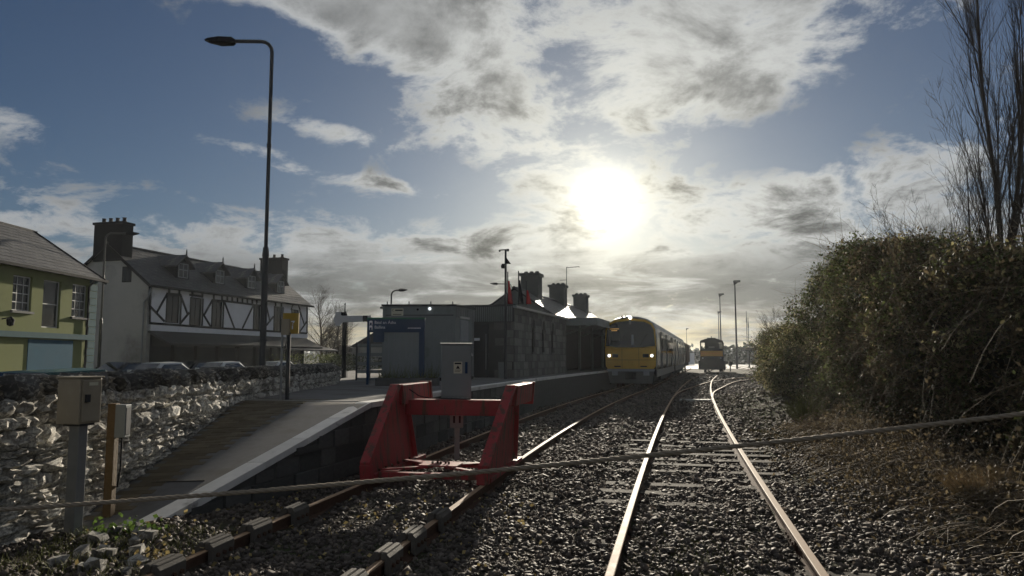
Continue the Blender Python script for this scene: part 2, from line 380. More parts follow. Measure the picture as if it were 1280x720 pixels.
def rock_variants(n, jit=.34):
    t = (1 + 5 ** .5) / 2
    V = np.array([(-1, t, 0), (1, t, 0), (-1, -t, 0), (1, -t, 0), (0, -1, t), (0, 1, t), (0, -1, -t), (0, 1, -t), (t, 0, -1), (t, 0, 1), (-t, 0, -1), (-t, 0, 1)], float) / math.hypot(1, t)
    Fc = np.array([(0, 11, 5), (0, 5, 1), (0, 1, 7), (0, 7, 10), (0, 10, 11), (1, 5, 9), (5, 11, 4), (11, 10, 2), (10, 7, 6), (7, 1, 8), (3, 9, 4), (3, 4, 2), (3, 2, 6), (3, 6, 8), (3, 8, 9), (4, 9, 5), (2, 4, 11), (6, 2, 10), (8, 6, 7), (9, 8, 1)])
    return [V * (1 + rng.uniform(-jit, jit, (12, 1))) * rng.uniform(.6, 1.25, (1, 3)) for _ in range(n)], Fc
def rand_rot(n):
    q = rng.normal(size=(n, 4)); q /= np.linalg.norm(q, axis=1, keepdims=True); w, x, y, z = q.T
    return np.stack([1 - 2 * (y * y + z * z), 2 * (x * y - z * w), 2 * (x * z + y * w), 2 * (x * y + z * w), 1 - 2 * (x * x + z * z), 2 * (y * z - x * w), 2 * (x * z - y * w), 2 * (y * z + x * w), 1 - 2 * (x * x + y * y)], -1).reshape(n, 3, 3)
def rail_clear(x, y):
    for c in (c1, cm):
        m = abs(x - cx(c, y)) / 1.03
        if abs(m - .8) < .06: return False
    return True
def ballast():
    RV = [np.array([(x, y, z) for z in (-1, 1) for y in (-1, 1) for x in (-1, 1)]) * .62 * rng.uniform(.55, 1.4, (1, 3)) + rng.uniform(-.30, .30, (8, 3)) for _ in range(24)]
    RF = np.array([(0, 2, 3), (0, 3, 1), (4, 5, 7), (4, 7, 6), (0, 1, 5), (0, 5, 4), (2, 6, 7), (2, 7, 3), (0, 4, 6), (0, 6, 2), (1, 3, 7), (1, 7, 5)])
    pts = []
    for y0, y1, dens, s0, s1 in ((3.6, 7.5, 900, .013, .028), (7.5, 11, 780, .015, .030), (11, 16, 520, .017, .034), (16, 24, 200, .024, .044), (24, 36, 80, .032, .055), (36, 52, 34, .045, .07), (52, 80, 16, .06, .09)):
        x0, x1 = max(-4.4, -.74 * y1), min(.74 * y1, hedge_x(y1) + 1.2 if y1 < 36 else .45 * y1)
        n = int((x1 - x0) * (y1 - y0) * dens)
        xs = rng.uniform(x0, x1, n); ys = rng.uniform(y0, y1, n); ss = rng.uniform(s0, s1, n) * rng.choice([.5, .85, 1.15, 1.6], n, p=[.3, .4, .22, .08])
        for x, y, s in zip(xs, ys, ss):
            if lump(x * .9, y * .8, 1.) > .55 and random.random() < .6: continue
            if 9. < y < 20.5 and abs(x - cx(cm, y)) < 1.4:
                q = ((y + (x - cx(cm, y)) * .22 - 4.4) / .68) % 1.
                if min(q, 1 - q) < .19 and random.random() < .35 - .3 * abs(y - 14.5) / 6: continue
            if y > 7.0 and x < edge_x(y) + .03: continue
            if x < wall_x(y) + .05 or (x > hedge_x(y) + .5 and y < 34): continue
            if x > hedge_x(y) - .9 and y < 34 and random.random() < .55: continue
            if not rail_clear(x, y): continue
            pts.append((x, y, ground_z(x, y) + s * random.uniform(-.1, .75), s))
    A = np.array(pts); n = len(A); vid = rng.integers(0, len(RV), n); base = np.array(RV)[vid]
    base = np.einsum('nij,nvj->nvi', rand_rot(n), base) * A[:, 3][:, None, None]; base[:, :, 2] *= .8
    V = base + A[:, None, :3]
    Fc = (RF[None] + 8 * np.arange(n)[:, None, None]).reshape(-1, 3)
    tag(np_mesh('ballast', V.reshape(-1, 3), Fc, 3, M['stone']), 'loose grey ballast stones spread round the rails', 'ballast', kind='stuff')
    # larger loose lumps on the left verge
    for i in range(26):
        x = random.uniform(-3.9, -2.9); y = random.uniform(5.2, 7.3); s = random.uniform(.05, .10)
        me = bpy.data.meshes.new('loose_stone'); me.from_pydata([tuple(p * s) for p in RV[i % 16]], [], [tuple(map(int, f)) for f in RF]); 
        o = link('loose_stone', me, None, M['coping']); o.location = (x, y, ground_z(x, y) + s * .3)
        tag(o, 'fist-sized loose stone lying on the verge below the box post', 'stone', 'loose stones on the verge')
ballast()

# ------------------------------------------------------------------ tracks
RAILP = [(-.07, -.155), (.07, -.155), (.07, -.14), (.012, -.118), (.012, -.04), (.036, -.03), (.036, -.004), (.03, 0), (-.03, 0), (-.036, -.004), (-.036, -.03), (-.012, -.04), (-.012, -.118), (-.07, -.14)]
def sweep(pts, prof, name, mt, parent, top=None):
    V = []; n = len(prof)
    for i, p in enumerate(pts):
        d = (pts[min(i + 1, len(pts) - 1)] - pts[max(i - 1, 0)]).normalized(); r = Vector((d.y, -d.x, 0))
        V += [p + r * a + Vector((0, 0, b)) for a, b in prof]
    mb = MB(); mb.add(V, [(i * n + k, i * n + (k + 1) % n, (i + 1) * n + (k + 1) % n, (i + 1) * n + k) for i in range(len(pts) - 1) for k in range(n)]
                      + [tuple(range(n)), tuple((len(pts) - 1) * n + k for k in range(n))])
    o = mb.build(name, mt, parent)
    if top:                                        # running surface is polished, web and foot are rusty
        o.data.materials.append(top)
        for p in o.data.polygons:
            if p.normal.z > .5 and p.center.z > -.02: p.material_index = 1
    return o
smb = MB(); smb.box(-1.3, 1.3, -.125, .125, -.13, 0)
sleeper_me = smb.mesh('sleeper', M['sleeper'])
def sleepers(c, y0, y1, parent, top=-.145, step=.68):
    y = y0
    while y < y1:
        k = c.deriv()(min(y, 62.)); o = link('sleeper', sleeper_me, parent)
        o.location = (cx(c, y) + random.uniform(-.03, .03), y, top + random.uniform(-.012, .012)); o.rotation_euler = (random.uniform(-.01, .01), random.uniform(-.012, .012), -math.atan(k) + random.uniform(-.02, .02))
        o.scale = (1, random.uniform(.9, 1.05), 1); y += step
t1 = tag(empty('railway_track', (0, 0, 0)), 'rusty siding track running under the red buffer stop to the yellow-fronted train', 'railway track', 'railway tracks')
for s in (-1, 1): sweep(line(c1, 2.6, 120, 1., .8 * s), RAILP, 'rail', M['rust'], t1, M['railtop'])
sleepers(c1, 4.4, 40, t1, -.15)
tm = tag(empty('railway_track', (0, 0, 0)), 'bright-railed running track leading past the hedge towards the locomotive', 'railway track', 'railway tracks')
for s in (-1, 1):
    sweep(line(cm, 2.6, 31.4, 1., .8 * s), RAILP, 'rail', M['rust'], tm, M['railtop'])
    sweep(line(cm, 31.55, 140, 1., .8 * s), RAILP, 'rail', M['rust'], tm, M['railtop'])
sleepers(cm, 4.4, 44, tm, -.138)
div = [(cx(cm, 31.6), 31.6), (cx(cm, 36.) + .12, 36.), (cx(cm, 41.) + .55, 41.), (15.2, 53.), (20.1, 62.), (24.6, 72.), (28.2, 83.), (31.8, 95.), (35.4, 109.), (39.5, 126.), (45., 150.)]
def smooth_pts(P, n=60):
    P = np.array(P); t = np.arange(len(P)); tt = np.linspace(0, len(P) - 1, n); out = []
    for u in tt:
        i = min(int(u), len(P) - 2); f = u - i; p0, p1, p2, p3 = P[max(i - 1, 0)], P[i], P[i + 1], P[min(i + 2, len(P) - 1)]
        out.append(.5 * (2 * p1 + (p2 - p0) * f + (2 * p0 - 5 * p1 + 4 * p2 - p3) * f * f + (3 * p1 - p0 - 3 * p2 + p3) * f ** 3))
    return np.array(out)
td = tag(empty('railway_track', (0, 0, 0)), 'track branching right from the points and curving round behind the hedge', 'railway track', 'railway tracks')
dv = smooth_pts(div, 70)
for s in (-1, 1):
    P = []
    for i in range(len(dv)):
        d = dv[min(i + 1, len(dv) - 1)] - dv[max(i - 1, 0)]; d /= np.linalg.norm(d); P.append(Vector((dv[i][0] + d[1] * .8 * s, dv[i][1] - d[0] * .8 * s, .002 if s < 0 else .003)))
    sweep(P, RAILP, 'rail', M['rust'], td, M['railtop'])
# point rods cover and fishplate
b = MB(); b.box(-.62, .62, -.22, .22, -.14, -.05); o = b.build('point_cover', M['concrete'], None, .015); o.location = (cx(cm, 30.6) + .1, 30.6, 0); o.rotation_euler.z = -.25
tag(o, 'pale flat cover between the rails at the points', 'track cover')
for y, s in ((7.45, 1),):
    p = line(cm, y, y + .1, 1., .8)[0]; b = MB()
    for q in (-1, 1): b.box(q * .028 - .012, q * .028 + .012, -.28, .28, -.12, -.035)
    for i in range(4): b.box(-.055, .055, -.22 + i * .14, -.19 + i * .14, -.09, -.06)
    o = b.build('fishplate', M['rust'], tm); o.location = p; o.rotation_euler.z = -math.atan(cm.deriv()(y))
# clamps bolted over the siding rails behind the buffer stop
def rail_clamp(y, s, label):
    p = line(c1, y, y + .1, 1., .8 * s)[0]; e = empty('rail_clamp', p, -math.atan(c1.deriv()(y)) + random.uniform(-.02, .02)); tag(e, label, 'rail clamp', 'friction clamps on the siding rails')
    b = MB(); b.prism([(-.085, -.13), (-.085, .03), (-.06, .055), (-.04, .055), (-.04, -.1)], -.17, .17); b.prism([(.085, -.13), (.085, .03), (.06, .055), (.04, .055), (.04, -.1)], -.17, .17)
    b.build('clamp_jaw', M['clamp'], e, .004)
    b = MB(); b.box(-.058, -.008, -.172, .172, .004, .072); b.box(.008, .058, -.172, .172, .004, .072); b.build('top_bar', M['clamp'], e, .012)
    for q in (-1, 1):
        for k in (-1, 0, 1):
            b = MB(); b.tube([(q * .08, k * .1, -.045), (q * .105, k * .1, -.045)], .02, 6); b.build('bolt', M['rust'], e)
for s, side, pxs in ((-1, 'platform-side', ((208, 707), (274, 679), (329, 657), (374, 636))), (1, 'outer', ((457, 713), (498, 680), (530, 658), (556, 635)))):
    nm = ('end', 'second', 'third', 'fourth')
    for i, q in enumerate(pxs): rail_clamp(G(*q, .06).y, s, f'grey steel clamp on the {side} siding rail, {["at the free end", "second from the free end", "third from the free end", "next to the buffer stop"][i]}')

# ------------------------------------------------------------------ buffer stop
BA = math.atan(float(c1.deriv()(11.)))
def splay(ob, s):
    for v in ob.data.vertices: v.co.x += s * .085 * v.co.z
def buffer_stop():
    y0 = 9.95; o = tag(empty('buffer_stop', (cx(c1, y0) , y0, 0), -BA), 'red steel buffer stop straddling the end of the siding', 'buffer stop')
    for s in (-1, 1):
        x = .8 * s
        b = MB(); b.prism([(.0, .02), (.0, .24), (1.30, 1.22), (1.55, 1.22), (1.95, .10), (1.95, .02)], x - .012, x + .012, 'x'); b.build('side_plate', M['red'], o)
        b = MB(); b.prism([(-.03, .02), (-.03, .25), (1.29, 1.245), (1.38, 1.245), (1.40, 1.22), (.0, .18), (.0, .02)], x - .072, x + .072, 'x'); b.build('sloping_strut', M['red'], o, .006)
        b = MB(); b.box(x - .076, x + .076, -.045, .10, .005, .21); b.build('foot', M['red'], o, .008)
        b = MB(); b.box(x - .085, x + .085, 1.42, 2.75, .93, 1.235); b.build('buffer_head', M['red'], o, .012)
        b = MB(); b.box(x - .11, x + .11, 2.75, 2.81, .88, 1.25); b.build('impact_plate', M['red'], o, .01)
        b = MB(); b.box(x - .085, x + .085, .1, 2.3, .012, .075); b.build('base_runner', M['red'], o, .004)
        b = MB(); b.bar((x, 1.9, .09), (x, 1.62, 1.2), .16, .02, (0, 1, 0)); b.build('rear_flange', M['red'], o)
        for i in range(6):
            b = MB(); b.tube([(x - s * .05, .35 + i * .25, .07), (x - s * .05, .35 + i * .25, .115)], .018, 6); b.build('bolt', M['rust'], o)
        for i in range(3):
            yy = .25 + i * .48; b = MB(); b.bar((x - .095, yy, .24 + yy * .69), (x + .02, yy, .24 + yy * .69), .012, .02); b.build('weld_tab', M['red'], o)
    for ob in list(o.children): splay(ob, 1 if ob.data.vertices[0].co.x > 0 else -1)
    b = MB(); b.box(-.85, .85, 1.62, 1.82, .76, 1.0); b.build('cross_beam', M['red'], o, .01)
    for y in (.22, 1.30):
        b = MB(); b.box(-.71, .71, y - .06, y + .06, .03, .10); b.build('floor_beam', M['red'], o, .006)
    for sx in (-1, 1):
        for sy in (-1, 1):
            b = MB(); b.bar((sx * .70, .76 + sy * .48, .115), (sx * .10, .76 + sy * .07, .115), .075, .03); b.build('brace', M['red'], o, .004)
            b = MB(); b.box(sx * .56 - .12, sx * .56 + .12, .76 + sy * .47 - .09, .76 + sy * .47 + .09, .101, .113); b.build('gusset', M['red'], o)
    b = MB(); b.prism([(-.28, .60), (-.28, .92), (.28, .92), (.28, .60)], .131, .146, 'z'); b.build('centre_plate', M['red'], o)
    for i in range(5):
        b = MB(); b.tube([(-.12 + i * .06, .76 + .05 * (i % 2), .146), (-.12 + i * .06, .76 + .05 * (i % 2), .18)], .018, 6); b.build('bolt', M['rust'], o)
    b = MB(); b.tube([(-.74, 1.5, 1.16), (-.62, 1.58, 1.06), (-.45, 1.62, 1.02), (-.1, 1.63, 1.015), (.2, 1.64, 1.01)], .009, 6); b.build('cable', M['black'], o)
    return o
BUF = buffer_stop()
def cabinet():                                     # control cabinet carried on the buffer beam
    o = tag(empty('control_cabinet', BUF.matrix_basis @ Vector((-.10, 1.98, 1.0)), -BA + .30), 'grey electrical cabinet with warning notice standing behind the buffer beam', 'cabinet')
    b = MB(); b.box(-.26, .21, -.13, .25, .0, .86); b.build('body', M['greybox'], o, .008)
    b = MB(); b.prism([(-.155, .86), (.275, .86), (.275, .89), (-.155, .875)], -.285, .235, 'x'); b.build('rain_hood', M['greybox'], o, .004)
    b = MB(); b.box(-.24, .19, -.145, -.131, .04, .83); d = b.build('door', M['greybox'], o, .004)
    b = MB(); b.box(.11, .15, -.158, -.146, .40, .58); b.build('lock_plate', M['blue_sign'], d)
    b = MB(); b.box(-.07, .065, -.150, -.146, .40, .585); n = b.build('warning_notice', M['cream'], o)
    b = MB(); b.box(-.055, .05, -.153, -.1505, .545, .57); b.prism([(-.035, .475), (.03, .475), (-.0025, .53)], -.153, -.1505); b.box(-.05, .045, -.153, -.1505, .45, .457); b.box(-.05, .03, -.153, -.1505, .43, .436); b.build('printing', M['black'], n)
    b = MB(); b.box(-.18, .2, -.16, .25, -.03, -.002); b.build('base_plate', M['dark'], o)
    for i in range(5):
        b = MB(); b.tube([(-.15 + i * .075, -.15, -.002), (-.15 + i * .075, -.15, .025)], .014, 6); b.build('bolt', M['galv'], o)
    b = MB(); b.prism([(-.12, -.46), (-.12, -.24), (.09, -.24), (.09, -.46)], -.06, -.03); b.box(-.02, .0, -.03, .1, -.4, -.02); b.build('hanging_bracket', M['greybox'], o, .01)
    for x in (-.07, .02):
        b = MB(); b.box(x, x + .03, -.066, -.0605, -.38, -.27); b.build('slot', M['black'], o)
    b = MB(); b.bar((.0, .2, -.98), (.0, .2, -.03), .08, .08); b.build('post', M['greybox'], o)
cabinet()

# ------------------------------------------------------------------ platform and ramp
def lerp_pts(y): return edge_x(y), wall_x(y)
TOE, TOP = 7.45, 12.2
def ramp_z(x, y):                                  # rises square to the platform edge
    ch = y + .21 * (x + 2.3); f = (ch - (TOE - .26)) / (TOP - TOE); return PZ * min(1., max(0., f)) - .035 * (1 - min(1, max(0, f)))
def platform():
    V, Fc = [], []; n = 9; rows = []
    ys = list(np.arange(TOE + .02, 13.4, .3)) + list(np.arange(13.4, 90, 1.2))
    for y in ys:
        e, w = edge_x(y), (wall_x(y) + .02 if y < 21.2 else np.interp(y, [21.2, 22., 90], [-4.3, -9., -9.]))
        for i in range(n):
            x = e + (w - e) * (i / (n - 1)); V.append((x, y, ramp_z(x, y)))
        rows.append(len(V) - n)
    for a, b in zip(rows, rows[1:]):
        Fc += [(a + i, a + i + 1, b + i + 1, b + i) for i in range(n - 1)]
    # face down to the ballast, toe and back
    base = len(V)
    for r in rows: x, y, z = V[r]; V.append((x, y, -.3))
    Fc += [(rows[i], rows[i + 1], base + i + 1, base + i) for i in range(len(rows) - 1)]
    b2 = len(V)
    for i in range(n): x, y, z = V[i]; V.append((x, y, -.3))
    Fc += [(i, b2 + i, b2 + i + 1, i + 1) for i in range(n - 1)]
    mb = MB(); mb.add(V, Fc); o = mb.build('platform', M['tarmac']); o.data.materials.append(M['darkstone'])
    for p in o.data.polygons:
        if abs(p.normal.z) < .5: p.material_index = 1
    return tag(o, 'station platform with a tarmac ramp down to track level', kind='structure')
plat = platform()
# white edging slabs along the ramp and the platform
def edging():
    y = TOE - .0; ylist = []
    while y < 75:
        L = .92 if y < 36 else 2.4
        y2 = y + L; q = []
        for yy in (y + .008, y2 - .008):
            e = edge_x(yy); w = .20
            q.append((Vector((e + .035, yy, ramp_z(e, yy) + .012)), Vector((e - w, yy + .02, ramp_z(e - w, yy) + .012))))
        (a, b), (c, d) = q; t = Vector((0, 0, .085)); mb = MB()
        mb.add([a, b, d, c, a - t, b - t, d - t, c - t], [(0, 1, 2, 3), (7, 6, 5, 4), (0, 4, 5, 1), (1, 5, 6, 2), (2, 6, 7, 3), (3, 7, 4, 0)])
        mb.build('edging_slab', M['white_edge'], plat); y = y2
edging()
# dark stone blocks of the platform face
fb = MB(); fb.box(-.5, .5, -.02, .03, -.5, .5); face_me = fb.mesh('face_block', M['darkstone'])
y = TOE + .6
while y < 24:
    L = random.uniform(.35, .6); ym = y + L / 2; e = edge_x(ym); top = ramp_z(e, ym) - .09; k = (edge_x(ym + .2) - edge_x(ym - .2)) / .4
    z = -.12; r = 0
    while z < top - .06:
        h = min(.24, top - z); o = link('face_block', face_me, plat); o.location = (e + .012 + random.uniform(-.008, .012), ym + (.5 * L * .5 if r % 2 else 0), z + h / 2)
        o.rotation_euler = (0, 0, math.pi / 2 - math.atan(k)); o.rotation_euler.z = math.pi / 2 - math.atan(k) + math.pi; o.scale = (L * .96, 1, h * .93); z += h; r += 1
    y += L
# block paving on the wall side of the ramp
pb = MB(); pb.box(-.5, .5, -.5, .5, -.04, 0); paver_me = pb.mesh('paver', M['paver'])
cnt = 0; y = TOE + .35; r = 0
while y < TOP + .9:
    w0 = wall_x(y) + .06; wid = (edge_x(y) - .30 - w0); x = w0 + (r % 2) * .1; xe = w0 + wid * (.30 + .22 * (y - TOE) / 5)
    while x < xe:
        L = .21; zx = ramp_z(x + L / 2, y); sl = (ramp_z(x, y + .2) - ramp_z(x, y - .2)) / .4; sx = (ramp_z(x + .2, y) - ramp_z(x - .2, y)) / .4
        o = link('paver', paver_me, plat); o.location = (x + L / 2, y, zx + .005 + random.uniform(-.003, .003)); o.rotation_euler = (math.atan(sl) + random.uniform(-.01, .01), -math.atan(sx) + random.uniform(-.01, .01), random.uniform(-.02, .02))
        o.scale = (L - .006, .107, 1); x += L; cnt += 1
    y += .112 if cnt < 285 else 99; r += 1
b = MB(); a0, a1 = G(245, 588, .33), G(322, 589, .33); yy = 8.75
b.bar((edge_x(yy) - .95, yy + .03, ramp_z(edge_x(yy) - .95, yy) + .004), (edge_x(yy) - .32, yy, ramp_z(edge_x(yy) - .32, yy) + .006), .03, .012); b.build('expansion_joint', M['black'], plat)
# low kerb line where ramp meets platform, gravelly strip beyond
b = MB(); yy = TOP + .25
b.bar((wall_x(yy) + .05, yy + .35, PZ + .006), (edge_x(yy) - .34, yy + .02, PZ + .006), .09, .012); b.build('joint_strip', M['concrete'], plat)

# ------------------------------------------------------------------ rubble wall
def stone_variants(n, flat=False):
    out = []
    for _ in range(n):                             # unit block: x along the wall, -y is the face, z up
        V = []; Fc = []
        q = (-.5, -.27, .02, .26, .5); m = 5
        for j, z in enumerate(q):
            for i, x in enumerate(q):
                cor = (i in (0, 4)) + (j in (0, 4)); d = -.5 + (.0, .34, .72)[cor] * random.uniform(.6, 1.2) + random.uniform(-.24, .24)
                V.append((x * (1 - .10 * (j in (0, 4))) + random.uniform(-.06, .06), d, z * (1 - .12 * (i in (0, 4))) + random.uniform(-.06, .06)))
        V += [(-.5, .5, -.5), (.5, .5, -.5), (.5, .5, .5), (-.5, .5, .5)]
        for j in range(4):
            for i in range(4):
                a = j * 5 + i
                Fc += [(a, a + 1, a + 6), (a, a + 6, a + 5)] if random.random() < .5 else [(a, a + 1, a + 5), (a + 1, a + 6, a + 5)]
        Fc += [(0, 25, 26, 4, 3, 2, 1), (20, 21, 22, 23, 24, 27, 28), (0, 5, 10, 15, 20, 28, 25), (4, 26, 27, 24, 19, 14, 9)]
        me = bpy.data.meshes.new('wall_stone'); me.from_pydata(V, [], Fc); me.update(); out.append(me)
    return out
def rubble_wall():
    o = tag(empty('rubble_wall', (wall_x(8), 8, 0)), 'rubble stone wall topped with upright coping stones beside the platform ramp', 'wall')
    off = Vector(o.location)
    seg = [Vector((x, y, 0)) for x, y in WALL]
    b = MB()
    for p, q in zip(seg, seg[1:]):
        n = Vector((-(q - p).y, (q - p).x, 0)).normalized() * .45; z0, z1 = Vector((0, 0, -.3)), Vector((0, 0, 1.27))
        f = n * .10
        A = [p + f + z0, q + f + z0, q + n + z0, p + n + z0, p + f + z1, q + f + z1, q + n + z1, p + n + z1]
        b.add([v - off for v in A], [(0, 1, 5, 4), (1, 2, 6, 5), (2, 3, 7, 6), (3, 0, 4, 7), (4, 5, 6, 7), (3, 2, 1, 0)])
    b.build('wall_core', M['mortar'], o)
    sv = stone_variants(36)
    for me in sv: me.materials.append(M['wallstone'])
    near, far = [], []
    z = -.22
    while z < 1.26:
        h = random.choice((.07, .09, .12, .15, .19)); h = min(h, 1.29 - z)
        if h < .05: break
        y = 4.2 + random.uniform(0, .3)
        while y < 21.1:
            w = random.uniform(.8, 2.0) * h if h > .13 else random.uniform(1.2, 3.2) * h
            hh = h
            if y + w > 7.4 and z + h < ramp_z(wall_x(y), y) - .02: y += w; continue
            (near if y < 16.5 else far).append((y + w / 2, z + hh / 2, w, hh)); y += w * .985
        z += h * .96
    near.sort(key=lambda s: s[0] if s[0] > 5.9 else 99); near, far2 = near[:298], near[298:]
    def place(s, joined=None):
        ym, zm, w, h = s; x = wall_x(ym); k = (wall_x(ym + .1) - wall_x(ym - .1)) / .2
        Mx = Matrix.Translation(Vector((x + random.uniform(-.012, .018), ym, zm)) - off) @ Matrix.Rotation(math.pi / 2 - math.atan(k) + random.uniform(-.06, .07), 4, 'Z') @ Matrix.Rotation(random.uniform(-.30, -.02), 4, 'X') @ Matrix.Rotation(random.uniform(-.16, .16), 4, 'Y') @ Matrix.Diagonal((w * .97, random.uniform(.11, .17), h * .98, 1))
        return Mx
    for s in near:
        ob = link('wall_stone', random.choice(sv), o); ob.matrix_local = place(s)
    mb = MB()
    for s in far + far2:
        Mx = place(s); me = random.choice(sv); mb.add([Mx @ v.co for v in me.vertices], [tuple(p.vertices) for p in me.polygons])
    tag(mb.build('wall_stone', M['wallstone'], o), kind='stuff')
    cv = stone_variants(20)
    for me in cv: me.name = 'coping_stone'; me.materials.append(M['coping'])
    y = 4.6
    while y < 21.2:
        w = random.uniform(.05, .11) * (1 if y < 14 else 1.3); h = random.uniform(.17, .28); x = wall_x(y); k = (wall_x(y + .1) - wall_x(y - .1)) / .2
        ob = link('coping_stone', random.choice(cv), o)
        ob.matrix_local = Matrix.Translation(Vector((x - .15 + random.uniform(-.05, .06), y, 1.26 + h * .38)) - off) @ Matrix.Rotation(math.pi / 2 - math.atan(k) + random.uniform(-.2, .2), 4, 'Z') @ Matrix.Rotation(random.uniform(-.75, .35), 4, 'Y') @ Matrix.Diagonal((w * .82, random.uniform(.26, .38), h, 1))
        y += w * .9
rubble_wall()

# ------------------------------------------------------------------ posts with boxes by the wall
def box_post():
    p = G(87, 668, .03); o = tag(empty('box_post', (p.x + .03, p.y, .0), -.20), 'tan locked equipment box on a thick grey steel post below the wall', 'equipment post')
    b = MB(); b.box(-.055, .055, -.055, .055, -.1, 1.06); b.build('post', M['galv'], o, .006)
    bx = MB(); bx.box(-.14, .10, -.12, .15, 1.04, 1.46); 
    body = bx.build('box', M['tanbox'], o, .008)
    b = MB(); b.box(-.155, .115, -.135, .165, 1.46, 1.475); b.build('lid', M['tanbox'], o, .004)
    b = MB(); b.box(.103, .115, -.10, .13, 1.06, 1.44); d = b.build('door', M['tanbox'], o, .003)
    b = MB(); b.box(.115, .14, -.075, -.03, 1.24, 1.31); b.build('lock', M['dark'], d)
    b = MB(); b.box(.1155, .118, -.03, .08, 1.39, 1.42); b.build('name_plate', M['cream'], d)
    b = MB(); b.box(-.09, .09, -.09, .09, 1.02, 1.04); b.build('bracket', M['dark'], o)
box_post()
def timber_post():
    p = G(132, 645, .02); o = tag(empty('box_post', (p.x + .02, p.y + .02, 0)), 'rusty brown post carrying a small dark switch box at the foot of the ramp', 'equipment post')
    b = MB(); b.box(-.042, .042, -.045, .045, -.1, 1.17); b.build('post', M['rustpost'], o, .004)
    b = MB(); b.box(.045, .155, -.06, .06, .82, 1.16); d = b.build('switch_box', M['greybox'], o, .008)
    b = MB(); b.box(.156, .16, -.045, .045, .85, 1.13); b.build('cover', M['dark'], d)
    b = MB(); b.tube([(.1, 0, .82), (.1, 0, .5), (.05, .05, .3)], .01, 6); b.build('cable', M['black'], o)
timber_post()
def info_post():                                   # the yellow panel with a grey box, on two poles
    o = tag(empty('panel_post', (D(355, 500, 12.75).x, 12.75, PZ), .12), 'yellow panel and small grey box on twin poles at the top of the ramp', 'sign post')
    b = MB(); b.tube([(.045, .03, 0), (.045, .03, 1.16)], .034, 10); b.build('pole', M['dark'], o)
    b = MB(); b.tube([(-.055, -.02, 0), (-.055, -.02, 1.16), ], .018, 8); b.build('pole', M['galv'], o)
    b = MB(); b.box(-.07, .20, .07, .1, 1.14, 1.50); pn = b.build('panel', M['yellow'], o, .004)
    b = MB(); b.box(-.075, .06, -.05, .06, 1.12, 1.39); b.build('meter_box', M['tanbox'], o, .006)
    b = MB(); b.prism([(.07, 1.36), (.07, 1.345), (.1, 1.345), (.1, 1.32), (.115, 1.33), (.135, 1.355), (.12, 1.37)], .064, .069); b.box(.085, .105, .064, .069, 1.22, 1.285); b.box(.088, .108, .064, .069, 1.30, 1.315); b.build('arrow_mark', M['white'], pn)
    b = MB(); b.tube([(.02, -.03, 1.12), (.03, -.05, 1.02), (.0, -.04, .92), (-.05, -.03, .9)], .009, 6); b.build('cable', M['dark'], o)
info_post()

# rope barrier across the foreground, tied to a stake on each side
def rope():
    a, bb = D(0, 637, 2.25), D(1280, 517, 2.05); d = (bb - a)
    P = lambda t: a + d * t + Vector((0, 0, -.020 * (1 - (2 * t - 1) ** 2) + .0))
    t0, t1 = -.42, 1.42; n = 620; mb = MB()
    dn = d.normalized(); u = Vector((0, 0, 1)); u = (u - dn * u.dot(dn)).normalized(); v = dn.cross(u)
    for k in range(3):
        pts = []
        for i in range(n + 1):
            t = t0 + (t1 - t0) * i / n; ph = 2 * math.pi * (i / n * d.length * (t1 - t0) / .085 + k / 3)
            pts.append(P(t) + (u * math.cos(ph) + v * math.sin(ph)) * .0034)
        mb.tube(pts, .0039, 5)
    o = mb.build('rope', M['rope'], None, smooth=True); tag(o, 'twisted fibre rope stretched across the tracks in the foreground', 'rope')
    for t, nm in ((t0, 'beside the ramp side'), (t1, 'beside the hedge side')):
        p = P(t); gz = ground_z(p.x, p.y); b = MB(); b.tube([(0, 0, -.2), (0, 0, p.z - gz + .12)], [.05, .045], 8)
        s = b.build('rope_stake', M['rustpost']); s.location = (p.x, p.y + .045, gz); tag(s, f'timber stake holding the end of the rope on {"the wall side" if t < 0 else "the hedge side"} of the tracks', 'stake')
rope()

# ------------------------------------------------------------------ street and houses beyond the wall
b = MB(); b.add([(-60, -20, -.005), (-4.85, -20, -.005), (-4.85, 21, -.005), (-9.6, 23, -.005), (-9.6, 120, -.005), (-60, 120, -.005)], [(0, 1, 2, 3, 4, 5)])
tag(b.build('street', M['road']), 'asphalt street behind the station wall', kind='structure')
b = MB(); b.box(-21, -16.6, -10, 42, 0., .12); tag(b.build('pavement', M['concrete']), 'concrete footpath before the houses', kind='structure')

